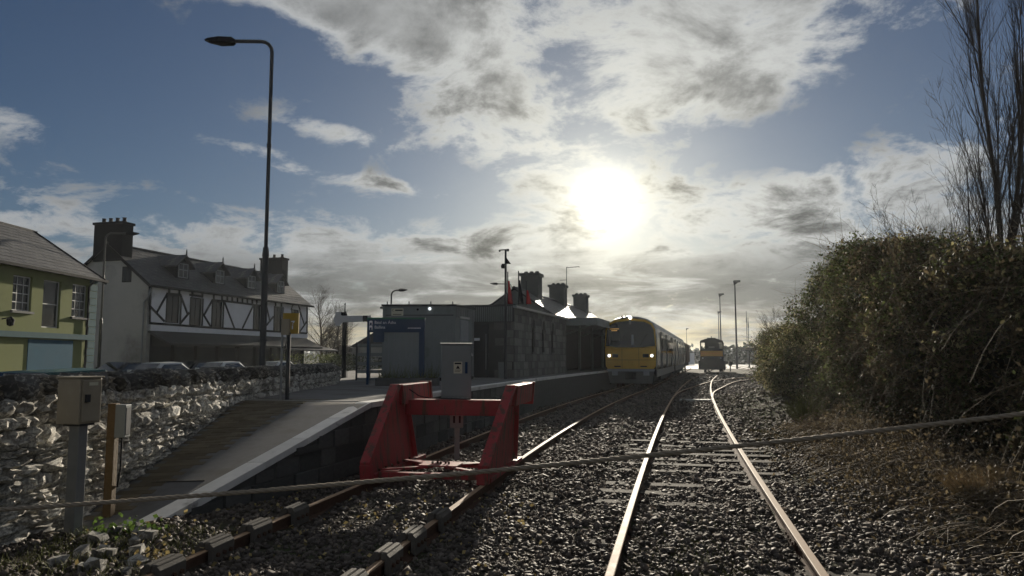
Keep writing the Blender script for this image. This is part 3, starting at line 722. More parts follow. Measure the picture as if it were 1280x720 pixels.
slb = MB(); slb.box(-.5, .5, -.5, .5, -.5, .5); slate_me = slb.mesh('slate', M['slate'])
def slate_roof(parent, P0, along, up, L, W, rows, thick=.02, cap=300, jit=.006):
    """rows of slates on a slope: P0 = eave corner, along / up unit vectors, L x W metres"""
    n = along.cross(up).normalized(); n = n if n.z > 0 else -n
    b = MB(); A = [P0, P0 + along * L, P0 + along * L + up * W, P0 + up * W]
    b.add([p - n * .05 for p in A] + [p - n * .005 for p in A], [(3, 2, 1, 0), (4, 5, 6, 7), (0, 1, 5, 4), (1, 2, 6, 5), (2, 3, 7, 6), (3, 0, 4, 7)]); ro = b.build('roof', M['slate_bed'], parent)
    per = max(1, int(cap / rows)); w = L / per; h = W / rows
    tilt = Matrix((along, up, n)).transposed().to_4x4()
    for r in range(rows):
        for i in range(per + (r % 2)):
            x0 = max(0., (i - .5 * (r % 2)) * w); x1 = min(L, (i + 1 - .5 * (r % 2)) * w)
            if x1 - x0 < .02: continue
            o = link('slate', slate_me, ro); c = P0 + along * ((x0 + x1) / 2) + up * ((r + .55) * h) + n * (thick * .6 + random.uniform(0, jit))
            o.matrix_local = Matrix.Translation(c) @ tilt @ Matrix.Rotation(R(-2.2) + random.uniform(-.006, .006), 4, 'X') @ Matrix.Diagonal((x1 - x0 - .008, h * 1.12, thick, 1))
    return ro
def lit_window(parent, x0, x1, z0, z1, y=0., nx_=2, nz_=3, frame='frame', back='curtain', sill=True, inset=.09, fw=.045, name='window'):
    """window set in a wall whose outside is -y at y; reveals are real depth"""
    b = MB(); b.box(x0, x1, y + inset + .03, y + inset + .05, z0, z1); w = b.build(name, M['glass'], parent)
    b = MB(); b.box(x0, x1, y + inset + .055, y + inset + .065, z0, z1); b.build('blind', M[back], w)
    b = MB(); b.box(x0, x0 + fw, y + inset, y + inset + .03, z0, z1); b.box(x1 - fw, x1, y + inset, y + inset + .03, z0, z1); b.box(x0 + fw, x1 - fw, y + inset, y + inset + .03, z0, z0 + fw); b.box(x0 + fw, x1 - fw, y + inset, y + inset + .03, z1 - fw, z1)
    for i in range(1, nx_): x = x0 + (x1 - x0) * i / nx_; b.box(x - .014, x + .014, y + inset + .004, y + inset + .028, z0 + fw, z1 - fw)
    for i in range(1, nz_): z = z0 + (z1 - z0) * i / nz_; b.box(x0 + fw, x1 - fw, y + inset + .002, y + inset + .0265, z - .016, z + .016)
    b.build('frame', M[frame], w)
    if sill:
        b = MB(); b.box(x0 - .08, x1 + .08, y - .10, y + inset, z0 - .09, z0); b.build('sill', M['cstone'], w)
    return w
def wall_with_holes(x0, x1, z0, z1, holes, t=.3, y=0.):
    """wall slab whose outside is the plane y, with rectangular openings"""
    xs = sorted({x0, x1, *[h[0] for h in holes], *[h[1] for h in holes]}); zs = sorted({z0, z1, *[h[2] for h in holes], *[h[3] for h in holes]}); b = MB()
    for a, c in zip(xs, xs[1:]):
        for d, e in zip(zs, zs[1:]):
            if any(h[0] <= a and c <= h[1] and h[2] <= d and e <= h[3] for h in holes): continue
            b.add([(a, y, d), (c, y, d), (c, y, e), (a, y, e)], [(0, 1, 2, 3)])
    for h in holes:
        a, c, d, e = h
        b.add([(a, y, d), (c, y, d), (c, y, e), (a, y, e), (a, y + t, d), (c, y + t, d), (c, y + t, e), (a, y + t, e)], [(0, 4, 5, 1), (1, 5, 6, 2), (2, 6, 7, 3), (3, 7, 4, 0)])
    b.add([(x0, y + t, z0), (x1, y + t, z0), (x1, y + t, z1), (x0, y + t, z1)], [(3, 2, 1, 0)])
    return b

# local frame of a street front: x runs along the front away from the camera, -y faces the tracks
def front_frame(name, o, az): return empty(name, (o[0], o[1], 0), math.pi / 2 - az)
def green_house():
    o2 = D(122, 347, 33.5); EZ = o2.z; az = 0.; L = 15.; org = (o2.x, 33.5 - L)
    h = tag(front_frame('house', org, az), 'lime green two-storey house with a slate roof and a blue shopfront', 'house')
    Hx = lambda px, py: hit(px, py, org, az)
    def rect(x0, y0, x1, y1, xb=None):
        a, zt = Hx(x0, y0); c, _ = Hx(x1, y0); zc = Hx((x0 + x1) / 2, y1)[1]; return (a, c, zc, Hx((x0 + x1) / 2, y0)[1])
    W = [rect(17, 345, 41, 389), rect(55, 351, 77, 410), rect(91, 356, 110, 397)]
    W += [(a - 5.6, c - 5.6, d, e) for a, c, d, e in W[:2]]
    gx0, gx1 = Hx(34, 440)[0], Hx(90, 440)[0]
    holes = [tuple(w) for w in W]
    zs = Hx(60, 420)[1]
    wall_with_holes(0, L, 0, EZ, holes, .28).build('front_wall', M['green_render'], h)
    b = MB(); b.box(0, .3, .28, 6.1, 0, EZ); b.box(L - .3, L, .28, 6.1, 0, EZ); b.box(0, L, 6.1, 6.4, 0, EZ); b.build('side_wall', M['green_render'], h)
    RZ = 7.4
    for x in (.02, L - .32):
        b = MB(); b.prism([(.01, EZ), (6.39, EZ), (3.2, RZ - .08)], x, x + .3, 'x'); b.build('gable', M['grey_render'], h)
    for i, w in enumerate(W): lit_window(h, *w, 0., 3 if i != 1 else 1, 4 if i != 1 else 2, sill=(i != 1))
    b = MB(); b.box(gx0, gx1, -.03, -.001, .12, zs - .16); b.build('shutter', M['blue_paint'], h)
    b = MB(); b.box(Hx(0, 420)[0] - 3, Hx(110, 424)[0], -.16, -.001, zs - .10, zs + .12); b.build('fascia', M['quoin'], h)
    q = 0.15
    while q < EZ - .1:
        b = MB(); b.box(L - (.62 if int(q / .32) % 2 else .55), L + .01, -.025, -.0005, q, min(q + .30, EZ - .05)); b.build('quoin', M['quoin'], h, .01); q += .32
    a = Vector((1, 0, 0)); pitch = math.atan2(RZ - EZ, 3.2); W_ = 3.45 / math.cos(pitch)
    slate_roof(h, Vector((-.2, -.28, EZ - .17)), a, Vector((0, math.cos(pitch), math.sin(pitch))), L + .45, W_ + .03, 13, cap=290)
    slate_roof(h, Vector((L + .25, 6.68, EZ - .17)), -a, Vector((0, -math.cos(pitch), math.sin(pitch))), L + .45, W_ + .03, 4, cap=16)
    b = MB(); b.tube([(-.2, 3.2, RZ + .02), (L + .25, 3.2, RZ + .02)], .09, 8); b.build('ridge', M['slate'], h)
    b = MB(); b.box(-.2, L + .25, -.40, -.27, EZ - .22, EZ - .11); b.build('gutter', M['black'], h)
    b = MB(); b.box(L + .25, L + .29, 3.05, 3.35, RZ - .2, RZ + .06); b.bar((L + .27, -.3, EZ - .22), (L + .27, 3.2, RZ - .02), .05, .2); b.build('barge_board', M['black'], h)
    b = MB(); b.tube([(L - .75, -.33, EZ - .2), (L - .75, -.07, EZ - .5), (L - .75, -.07, .1)], .045, 8); b.build('downpipe', M['black'], h)
    b = MB(); px = Hx(1, 410)[0]; b.bar((px, -.02, zs + .55), (px, -.3, zs + .6), .04, .04); b.lathe([(.02, -.22), (.11, -.18), (.14, .02), (.03, .14)], (px, -.34, zs + .5), 8); b.build('wall_lantern', M['black'], h)
green_house()

def pub():
    d0 = 42.; p0 = D(186, 352, d0); az = R(14.6); org = (p0.x, d0); EZ = p0.z
    L = hit(385, 400, org, az)[0]; HD = 2.9; RZ = EZ + 2.28
    h = tag(front_frame('pub', org, az), 'black and white half-timbered building with four dormers and a dark canopy', 'building')
    C = lambda cx_, cy_: hit(180 + cx_ / 4.236, 300 + cy_ / 4.236, org, az)       # from the enlarged crop of the front
    zb = C(330, 470)[1]; zw = C(330, 492)[1]
    wins = []
    for x0, x1, y0, y1 in ((122, 190, 290, 440), (247, 306, 305, 455), (362, 416, 322, 462), (582, 618, 345, 478), (690, 732, 352, 484), (782, 820, 368, 490)):
        a, c = C(x0, (y0 + y1) / 2)[0], C(x1, (y0 + y1) / 2)[0]; m = (x0 + x1) / 2; wins.append((a, c, C(m, y1)[1], C(m, y0)[1]))
    wall_with_holes(0, L, zw - .02, EZ, wins, .25).build('front_wall', M['white_render'], h)
    for w in wins: lit_window(h, *w, 0., 2, 4, frame='timber', back='shopdark', sill=False, inset=.06, fw=.08)
    # gable wall facing the camera, with its small window
    g0 = hit(100, 400, org, az + math.pi / 2)
    b = MB(); gz = (EZ + .35, EZ + 1.15); gy = (1.35, 2.0)
    def gw(x, n): 
        b = MB(); b.prism([(.26, 0), (HD * 2, 0), (HD * 2, EZ - .05), (HD, RZ - .1), (.26, EZ + .1)], x, x + .3, 'x'); return b
    gw(0.0, 0).build('gable_wall', M['grey_render'], h); gw(L - .3, 0).build('gable_wall', M['grey_render'], h)
    b = MB(); b.box(0, .3, 0., .26, 0, EZ - .02); b.box(L - .3, L, 0.26, .3, 0, EZ - .02); b.build('corner_pier', M['grey_render'], h)
    b = MB(); b.box(0, L, HD * 2 - .3, HD * 2, 0, EZ); b.build('rear_wall', M['grey_render'], h)
    def on_gable(px, py): s, z = hit(px, py, org, az - math.pi / 2); return -s if s < 0 else s, z
    a1, zt = on_gable(165, 333); a0, zb_ = on_gable(153, 353); y0, y1 = sorted((abs(a0), abs(a1)))
    b = MB(); b.box(-.03, -.002, y0, y1, zb_, zt); w = b.build('window', M['glass'], h)
    b = MB(); b.box(-.05, -.031, y0, y0 + .07, zb_, zt); b.box(-.05, -.031, y1 - .07, y1, zb_, zt); b.box(-.05, -.031, y0 + .07, y1 - .07, zb_, zb_ + .07); b.box(-.05, -.031, y0 + .07, y1 - .07, zt - .07, zt); b.box(-.05, -.031, (y0 + y1) / 2 - .03, (y0 + y1) / 2 + .03, zb_ + .07, zt - .07); b.build('frame', M['timber'], w)
    # timbers, drawn from the photograph's front and laid on the wall
    T = [((30, 195), (30, 445)), ((30, 440), (420, 468)), ((420, 468), (862, 494)), ((60, 238), (860, 338)),
         ((132, 240), (132, 285)), ((186, 247), (186, 290)), ((255, 262), (255, 300)), ((308, 268), (308, 306)), ((368, 275), (368, 318)), ((412, 282), (412, 322)),
         ((122, 285), (66, 385)), ((30, 350), (108, 432)), ((192, 290), (228, 388)), ((238, 385), (188, 445)), ((360, 320), (318, 395)), ((312, 392), (352, 458)),
         ((425, 328), (478, 468)), ((576, 350), (520, 468)), ((418, 322), (620, 348)), ((440, 285), (440, 325)), ((466, 290), (466, 328)), ((494, 294), (494, 332)), ((520, 298), (520, 335)), ((546, 300), (546, 338)), ((572, 303), (572, 341)), ((596, 306), (596, 345)),
         ((648, 350), (664, 425)), ((684, 405), (645, 455)), ((696, 318), (696, 350)), ((726, 322), (726, 354)), ((778, 370), (790, 335)), ((815, 340), (826, 372)), ((824, 372), (848, 450)), ((862, 430), (822, 488)), ((862, 340), (862, 494)), ((240, 290), (312, 300)), ((118, 284), (194, 290)), ((358, 318), (420, 324))]
    for i, (p, q) in enumerate(T):
        (a, za), (c, zc) = C(*p), C(*q); dy = .030 + .0025 * (i % 5); b = MB(); b.bar((a, -dy / 2, min(za, EZ - .05)), (c, -dy / 2, min(zc, EZ - .05)), dy, .13, (0, -1, 0) if False else (0, 0, 1)); b.build('timber', M['timber'], h)
    for w in wins:
        for x in (w[0] - .05, w[1] + .05): b = MB(); b.box(x - .05, x + .05, -.045, -.001, w[2], w[3]); b.build('timber', M['timber'], h)
    # ground floor: dark shopfront behind a sloping canopy
    b = MB(); b.box(.3, L - .31, .35, .6, 0, zw - .02); b.build('shopfront', M['shopdark'], h)
    for i in range(9):
        x = .35 + i * (L - .9) / 8; b = MB(); b.box(x, x + .22, .1, .34, 0, zw - .03); b.build('pier', M['timber'], h)
    for i in range(8):
        x = .8 + i * (L - .9) / 8; b = MB(); b.box(x, x + (L - .9) / 8 - .5, .30, .345, .8, 2.3); b.build('shop_window', M['glass'], h)
    cz = C(100, 555)[1]; b = MB(); b.prism([(-.02, zw - .03), (-.02, zw - .15), (-1.5, cz - .05), (-1.5, cz + .07)], .1, L * .985, 'x'); b.build('canopy', M['shopdark'], h)
    b = MB(); b.prism([(-.02, cz + .25), (-.02, cz + .1), (-1.9, cz - .25), (-1.9, cz - .15)], L * .68, L + 1.6, 'x'); b.build('lean_to_roof', M['slate'], h)
    for x in (L * .70, L * .99, L + 1.5): b = MB(); b.box(x, x + .1, -1.85, -1.75, 0, cz - .22); b.build('canopy_post', M['timber'], h)
    # roof
    a = Vector((1, 0, 0)); pt = math.atan2(RZ - EZ, HD); W_ = (HD + .3) / math.cos(pt)
    slate_roof(h, Vector((-.15, -.3, EZ - .236)), a, Vector((0, math.cos(pt), math.sin(pt))), L + .3, W_, 12, cap=300)
    slate_roof(h, Vector((L + .15, HD * 2 + .3, EZ - .236)), -a, Vector((0, -math.cos(pt), math.sin(pt))), L + .3, W_, 4, cap=16)
    b = MB(); b.tube([(-.15, HD, RZ + .03), (L + .15, HD, RZ + .03)], .1, 8); b.build('ridge', M['slate'], h)
    b = MB(); b.box(-.2, L + .2, -.42, -.31, EZ - .33, EZ - .2); b.build('gutter', M['black'], h)
    b = MB(); b.bar((-.18, -.3, EZ - .3), (-.18, HD, RZ - .06), .05, .16); b.bar((-.18, HD * 2 + .3, EZ - .3), (-.18, HD, RZ - .06), .05, .16); b.build('barge_board', M['black'], h)
    b = MB(); b.tube([(.1, -.1, EZ - .3), (-.08, -.08, EZ - .9), (-.08, .2, EZ - 1.2), (-.08, .2, .1)], .045, 6); b.build('downpipe', M['galv'], h)
    # dormers
    for c0, c1_, y0, y1 in ((168, 222, 100, 188), (363, 416, 140, 220), (537, 580, 175, 246), (694, 732, 203, 270)):
        mid = hit(180 + (c0 + c1_) / 2 / 4.236, 300 + y1 / 4.236, (org[0] - .8 * math.cos(az), org[1] + .8 * math.sin(az)), az)
        s0 = mid[0]; w = .62; zf = EZ + .8 * math.tan(pt) - .1; zt = zf + .9; ap = zt + .58
        d = empty('dormer', (s0, .62, 0)); d.parent = h
        b = MB(); b.box(-w, w, .06, 1.9, zf - .1, zt); b.build('cheek', M['timber'], d)
        b = MB(); b.prism([(-w, zt), (w, zt), (0, ap - .08)], .07, 1.9); b.build('gable', M['timber'], d)
        b = MB(); b.box(-.42, .42, .03, .058, zf + .12, zt + .05); b.build('pane', M['glass'], d)
        b = MB()
        for x in (-.44, -.03, .38): b.box(x, x + .06, .0, .03, zf + .08, zt + .08)
        for z in (zf + .08, zf + .55, zt + .02): b.box(-.44, .44, .002, .028, z, z + .05)
        b.build('frame', M['curtain'], d)
        b = MB()
        for sx in (-1, 1): b.add([(0, -.2, ap + .05), (sx * (w + .22), -.2, zt - .12), (sx * (w + .22), 2.9, zt - .12), (0, 2.9, ap + .05), (0, -.2, ap - .05), (sx * (w + .22), -.2, zt - .22), (sx * (w + .22), 2.9, zt - .22), (0, 2.9, ap - .05)], [(0, 1, 2, 3), (7, 6, 5, 4), (0, 4, 5, 1), (1, 5, 6, 2), (2, 6, 7, 3)])
        b.build('dormer_roof', M['slate'], d)
        b = MB(); b.tube([(0, -.18, ap), (0, -.18, ap + .28), (0, -.18, ap + .4)], [.05, .04, .01], 6); b.build('finial', M['black'], d)
    # chimneys
    for x0, x1, top, n in ((-.08, .75, RZ + 1.15, 4), (L - .9, L - .05, RZ + 1.25, 3)):
        c = empty('chimney', (0, 0, 0)); c.parent = h; yy = HD
        b = MB(); b.box(x0, x1, yy - 1.0, yy + 1.0, RZ - 1., top); b.build('stack', M['black'], c)
        b = MB(); b.box(x0 - .07, x1 + .07, yy - 1.07, yy + 1.07, top, top + .14); b.build('cap', M['black'], c)
        for i in range(n): b = MB(); b.lathe([(.13, 0), (.15, .05), (.11, .1), (.10, .26), (.13, .3)], ((x0 + x1) / 2, yy - .72 + i * 1.44 / (n - 1), top + .14), 8); b.build('chimney_pot', M['black'], c)
pub()

# ------------------------------------------------------------------ lamps and cars in the street
def street_lamp(loc, hgt, arm, azarm, label, r=.07, group=None, headlen=.7):
    o = tag(empty('street_lamp', loc, 0), label, 'street lamp', group)
    b = MB(); b.tube([(0, 0, 0), (0, 0, hgt * .42)], r * 1.35, 10); b.build('base_column', M['lampgrey'], o, smooth=False)
    ax, ay = math.sin(azarm), math.cos(azarm); rr = r * .8
    pts = [(0, 0, hgt * .42)] + [(0, 0, hgt - .3)] + [(ax * .3 * (1 - math.cos(t)), ay * .3 * (1 - math.cos(t)), hgt - .3 + .3 * math.sin(t)) for t in (.4, .8, 1.2, 1.57)] + [(ax * arm, ay * arm, hgt + .01)]
    b = MB(); b.tube(pts, rr, 10); b.build('upper_column', M['lampgrey'], o)
    b = MB(); b.lathe([(r * 1.3, 0), (r * 1.5, .05), (r * 1.2, .25), (rr, .3)], (0, 0, hgt * .42), 10); b.lathe([(rr * 1.25, 0), (rr * 1.3, .1), (rr, .14)], (0, 0, hgt * .71), 10); b.build('collar', M['lampgrey'], o)
    a0, a1 = arm - .05, arm + headlen; w = .13
    def P(t, s, z): return (ax * t - ay * s, ay * t + ax * s, hgt + z)
    b = MB(); S = []
    for t, hw, z0, z1 in ((a0, .05, -.04, .05), (a0 + .08, .12, -.07, .10), (a0 + headlen * .55, .17, -.06, .10), (a1 - .1, .12, .0, .07), (a1, .03, .03, .06)):
        S += [P(t, -hw, z0), P(t, hw, z0), P(t, hw * .7, z1), P(t, -hw * .7, z1)]
    b.add(S, [(i * 4 + k, i * 4 + (k + 1) % 4, i * 4 + 4 + (k + 1) % 4, i * 4 + 4 + k) for i in range(4) for k in range(4)] + [(0, 1, 2, 3), (19, 18, 17, 16)]); b.build('lamp_head', M['black'], o)
    b = MB(); b.box(-.09, .09, -.10, -.07, .6, 1.2); b.build('door', M['lampgrey'], o)
    return o
p = D(328, 447, 19.3); top = D(335, 52, 19.3).z
street_lamp((p.x, 19.3, 0), top, 1.05, -math.pi / 2, 'tall black street lamp with its arm reaching out over the street behind the wall', .062, headlen=.78)
p = D(124, 447, 36.); top = D(135, 291, 36.).z
street_lamp((p.x, 36., 0), top, .95, math.pi / 2 - .3, 'slim grey street lamp between the green house and the half-timbered building', .055, headlen=.55)
p = D(488, 447, 46.); top = D(488, 363, 46.).z
street_lamp((p.x, 46., 0), top, .5, math.pi / 2, 'distant street lamp showing above the grey cabin', .06, headlen=.5)
p = D(640, 447, 60.); top = D(640, 355, 60.).z
street_lamp((p.x, 60., 0), top, 1.2, -math.pi / 2, 'distant street lamp showing beside the station gable', .05, headlen=.6)

def car(loc, rz, paint, label, hatch=True):
    o = tag(empty('parked_car', loc, rz), label, 'car', 'cars parked along the street')
    def loft(secs, name, mt, par=o, bevel=0):
        b = MB(); V = []; n = len(secs[0][1])
        for y, pr in secs: V += [(x, y, z) for x, z in pr]
        b.add(V, [(i * n + k, i * n + (k + 1) % n, (i + 1) * n + (k + 1) % n, (i + 1) * n + k) for i in range(len(secs) - 1) for k in range(n)] + [tuple(range(n)), tuple((len(secs) - 1) * n + k for k in range(n))])
        return b.build(name, mt, par, bevel)
    low = [(-2.0, .35), (-2.05, .6), (-1.95, .85), (-1.0, .98), (1.5, .98), (1.95, .92), (2.02, .6), (1.95, .35)]
    loft([(s, [(x * k, z if z < .9 else z * kz) for x, z in low]) for s, k, kz in ((-.86, .965, .95), (-.8, .99, .99), (.0, 1., 1.), (.8, .99, .99), (.86, .965, .95))], 'body', paint, bevel=.02)
    gh = [(-1.05, .96), (-.35, 1.42), (.95, 1.45), (1.75, .97)]
    loft([(s, [(x * kx, z if z < 1 else .96 + (z - .96) * kz) for x, z in gh]) for s, kx, kz in ((-.72, 1., .0), (-.58, .97, .95), (0, 1., 1.02), (.58, .97, .95), (.72, 1., .0))], 'cabin', paint)
    for s in (-1, 1):
        b = MB(); b.add([(-.8, s * .735, 1.01), (1.45, s * .735, 1.01), (.85, s * .615, 1.35), (-.28, s * .615, 1.33)], [(0, 1, 2, 3)]); b.build('side_window', M['trainglass'], o)
    b = MB(); b.add([(-1.02, -.6, 1.01), (-1.02, .6, 1.01), (-.42, .52, 1.39), (-.42, -.52, 1.39)], [(0, 1, 2, 3)]); b.build('windscreen', M['trainglass'], o)
    b = MB(); b.add([(1.70, -.58, 1.03), (1.70, .58, 1.03), (1.06, .52, 1.40), (1.06, -.52, 1.40)], [(3, 2, 1, 0)]); b.build('rear_window', M['trainglass'], o)
    for x in (-1.3, 1.25):
        for s in (-1, 1):
            b = MB(); b.tube([(x, s * .68, .31), (x, s * .88, .31)], .31, 16); w = b.build('wheel', M['tyre'], o); b = MB(); b.tube([(x, s * .882, .31), (x, s * .895, .31)], .19, 12); b.build('rim', M['galv'], w)
    for s in (-1, 1):
        b = MB(); b.box(-2.05, -1.98, s * .62 - .14, s * .62 + .14, .66, .8); b.build('headlight', M['frame'], o)
        b = MB(); b.box(1.95, 2.03, s * .66 - .1, s * .66 + .1, .66, .86); b.build('tail_light', M['red'], o)
        b = MB(); b.box(-.75, -.6, s * .9 - .09, s * .9 + .09, .98, 1.1); b.build('mirror', paint, o)
az = R(14.6)
for px, d, pt, lab in ((197, 34.5, M['carwhite'], 'white car parked before the corner of the half-timbered building'), (165, 36.2, M['cardark'], 'dark car parked behind the white one at the grey gable'), (275, 40.5, M['carwhite'], 'silver-white car parked under the dark canopy'), (250, 42., M['cardark'], 'dark car parked under the dark canopy beside a white one'), (343, 46., M['carwhite'], 'white car parked beyond the tall black street lamp'), (48, 13.2, M['cargreen'], 'teal car parked before the green house')):
    p = D(px, 447, d); car((p.x, d, 0), math.pi / 2 - az + (math.pi if px in (165, 250) else 0), pt, lab)

# ------------------------------------------------------------------ semaphore, cabin, name board
def semaphore():
    p = D(430, 447, 27.); top = D(430, 378, 27.).z; o = tag(empty('semaphore_signal', (p.x, 27., 0)), 'black semaphore signal post with a white striped arm behind the wall', 'signal')
    b = MB(); b.tube([(0, 0, 0), (0, 0, top - .45)], .085, 10); b.build('post', M['black'], o)
    b = MB(); b.lathe([(.08, 0), (.12, .03), (.05, .08), (.09, .16), (.06, .24), (.02, .3), (.015, .52), (.03, .56), (.0, .62)], (0, 0, top - .62), 10); b.build('finial', M['black'], o)
    az_ = D(430, 399, 27.).z; b = MB(); b.prism([(-.12, az_ - .12), (.98, az_ - .09), (.98, az_ + .13), (-.12, az_ + .12)], -.13, -.10); a = b.build('arm', M['frame'], o)
    b = MB(); b.box(.68, .86, -.135, -.1305, az_ - .095, az_ + .125); b.build('stripe', M['black'], a)
    b = MB(); b.tube([(-.2, -.12, az_ - .02), (-.2, -.1, az_ - .02)], .19, 14); b.box(-.32, -.12, -.13, -.1, az_ - .25, az_ + .25); sp = b.build('spectacle', M['frame'], o)
    b = MB(); b.box(-.3, -.05, -.1, .05, az_ + .1, az_ + .26); b.build('lamp', M['black'], o)
    b = MB(); b.tube([(.12, 0, .3), (.12, 0, az_)], .012, 5); b.build('rod', M['black'], o)
semaphore()
def cabin():
    o = tag(empty('portable_cabin', (-1.80, 23.5, PZ), 0.), 'grey steel portable cabin with a bulkhead lamp on the platform', 'cabin'); sk = R(14.)
    o.rotation_euler.z = -.02
    Wd = 2.32; Dp = 1.9; Ht = 2.42
    def side(t, z, off=0.): return (math.sin(sk) * t + off * math.cos(sk), math.cos(sk) * t - off * math.sin(sk), z)
    poly = [(-Wd, 0), (0, 0), (math.sin(sk) * Dp, math.cos(sk) * Dp), (-Wd, math.cos(sk) * Dp + .5)]
    b = MB(); b.prism(poly, .1, Ht - .06, 'z'); b.build('shell', M['greybox'], o)
    b = MB(); b.prism([(x + (.04 if x > -1 else -.04), y + (-.05 if y < .1 else .03)) for x, y in poly], Ht - .06, Ht, 'z'); b.build('roof', M['dark'], o)
    b = MB(); b.prism([(x, y - (.02 if y < .1 else 0)) for x, y in poly], 0, .1, 'z'); b.build('skid', M['black'], o)
    for x in np.arange(-Wd + .12, -.1, .155):
        b = MB(); b.box(x, x + .07, -.022, -.0005, .12, Ht - .42); b.build('wall_rib', M['greybox'], o)
    for z0, z1 in ((Ht - .36, Ht - .33),): b = MB(); b.box(-Wd + .1, -.03, -.018, -.0005, z0, z1); b.build('trim', M['dark'], o)
    for x in (-Wd, -.06): b = MB(); b.box(x, x + .06, -.035, -.023, .1, Ht - .06); b.build('corner_post', M['greybox'], o)
    b = MB(); b.box(-Wd + .28, -Wd + .66, -.045, -.023, Ht - .36, Ht - .13); n = b.build('notice', M['cream'], o)
    b = MB(); b.box(-Wd + .40, -Wd + .64, -.048, -.0455, Ht - .21, Ht - .17); b.box(-Wd + .33, -Wd + .6, -.048, -.0455, Ht - .33, Ht - .31); b.build('printing', M['black'], n)
    text_mesh('C', .1, 'letter', M['black'], n, Matrix.Translation((-Wd + .30, -.0465, Ht - .225)) @ FRONT)
    b = MB(); b.lathe([(.05, 0), (.045, .03), (.03, .045)], (0, 0, 0), 14); l = b.build('bulkhead_lamp', M['lamp_white'], o); l.location = (-.82, -.022, Ht - .14); l.rotation_euler.x = math.pi / 2
    b = MB(); b.tube([(-1.2, -.03, Ht - .16), (-1.2, -.06, Ht - .17)], .035, 8); b.build('camera_eye', M['black'], o)
    # side: a window with bars towards the platform
    b = MB()
    for t0, t1, z0, z1 in ((.45, 1.25, 1.0, 1.95),):
        A = [side(t0, z0, .02), side(t1, z0, .02), side(t1, z1, .02), side(t0, z1, .02), side(t0, z0, .002), side(t1, z0, .002), side(t1, z1, .002), side(t0, z1, .002)]
        b.add(A, [(0, 1, 2, 3), (0, 4, 5, 1), (1, 5, 6, 2), (2, 6, 7, 3), (3, 7, 4, 0)])
    b.build('window', M['curtain'], o)
    for i in range(8):
        t = .12 + i * .23; b = MB(); b.bar(side(t, Ht - .42, .02), side(t, Ht - .1, .02), .05, .035); b.build('vent_bar', M['galv'], o)
    b = MB(); b.bar(side(.45, 2.03, .03), side(1.3, 2.03, .03), .05, .06); b.build('hood', M['frame'], o)
    b = MB(); b.bar(side(1.75, .1, .02), side(1.75, Ht - .06, .02), .07, .05); b.build('corner_post', M['galv'], o)
    b = MB(); b.bar(side(1.3, .95, .03), side(1.55, .8, .06), .05, .05); b.build('handle', M['frame'], o)
    for i in range(4): b = MB(); b.tube([(-.1 - i * .7, .1, Ht), (-.1 - i * .7, .1, Ht + .1)], .02, 6); b.build('roof_bolt', M['dark'], o)
cabin()
def name_board():
    y = 20.2; p0 = D(459, 402, y); p1 = D(531, 397, y); o = tag(empty('station_sign', (p0.x, y, PZ), .0), 'navy station name board framing a notice panel before the grey cabin', 'sign')
    W = p1.x - p0.x; T = p1.z - PZ; hb = .40
    b = MB(); b.box(0, W, 0, .08, T - hb, T - .045); hd = b.build('header', M['blue_sign'], o, .004)
    b = MB(); b.box(-.005, W + .005, -.004, .084, T - .045, T); b.build('trim', M['green_trim'], hd)
    b = MB(); b.box(W - .15, W, 0, .08, 0, T - hb); b.build('post', M['blue_sign'], o)
    b = MB(); b.box(.0, .07, .0, .08, 0, T - hb); b.build('post', M['blue_sign'], o)
    b = MB(); b.box(.17, .46, .002, .07, T - hb - .27, T - hb); b.build('side_panel', M['blue_sign'], o)
    b = MB(); b.box(.46, W - .15, .03, .05, .02, T - hb); b.build('notice_panel', M['greybox'], o)
    for x in np.arange(.58, W - .2, .16): b = MB(); b.box(x, x + .012, .022, .029, .04, T - hb - .02); b.build('seam', M['galv'], o)
    text_mesh('Béal an Átha', .115, 'lettering', M['white'], hd, Matrix.Translation((.20, -.003, T - .17)) @ FRONT)
    text_mesh('Ballina', .115, 'lettering', M['white'], hd, Matrix.Translation((.20, -.003, T - .30)) @ FRONT)
    b = MB()                                       # small train pictograms down the edge
    for z in (T - .19, T - .32): 
        b.prism([(.055, z), (.055, z + .09), (.075, z + .105), (.125, z + .105), (.145, z + .09), (.145, z), (.125, z), (.125, z + .05), (.075, z + .05), (.075, z)], -.004, -.0005)
        b.prism([(.05, z - .025), (.065, z - .025), (.08, z - .003), (.07, z - .003)], -.004, -.0005); b.prism([(.15, z - .025), (.135, z - .025), (.12, z - .003), (.13, z - .003)], -.004, -.0005)
    b.build('pictogram', M['white'], hd)
    b = MB(); x = W - .46
    for i in range(9): w = random.uniform(.015, .04); b.box(x, x + w, -.004, -.0005, T - .30, T - .275); x += w + .008
    b.build('small_print', M['white'], hd)
name_board()
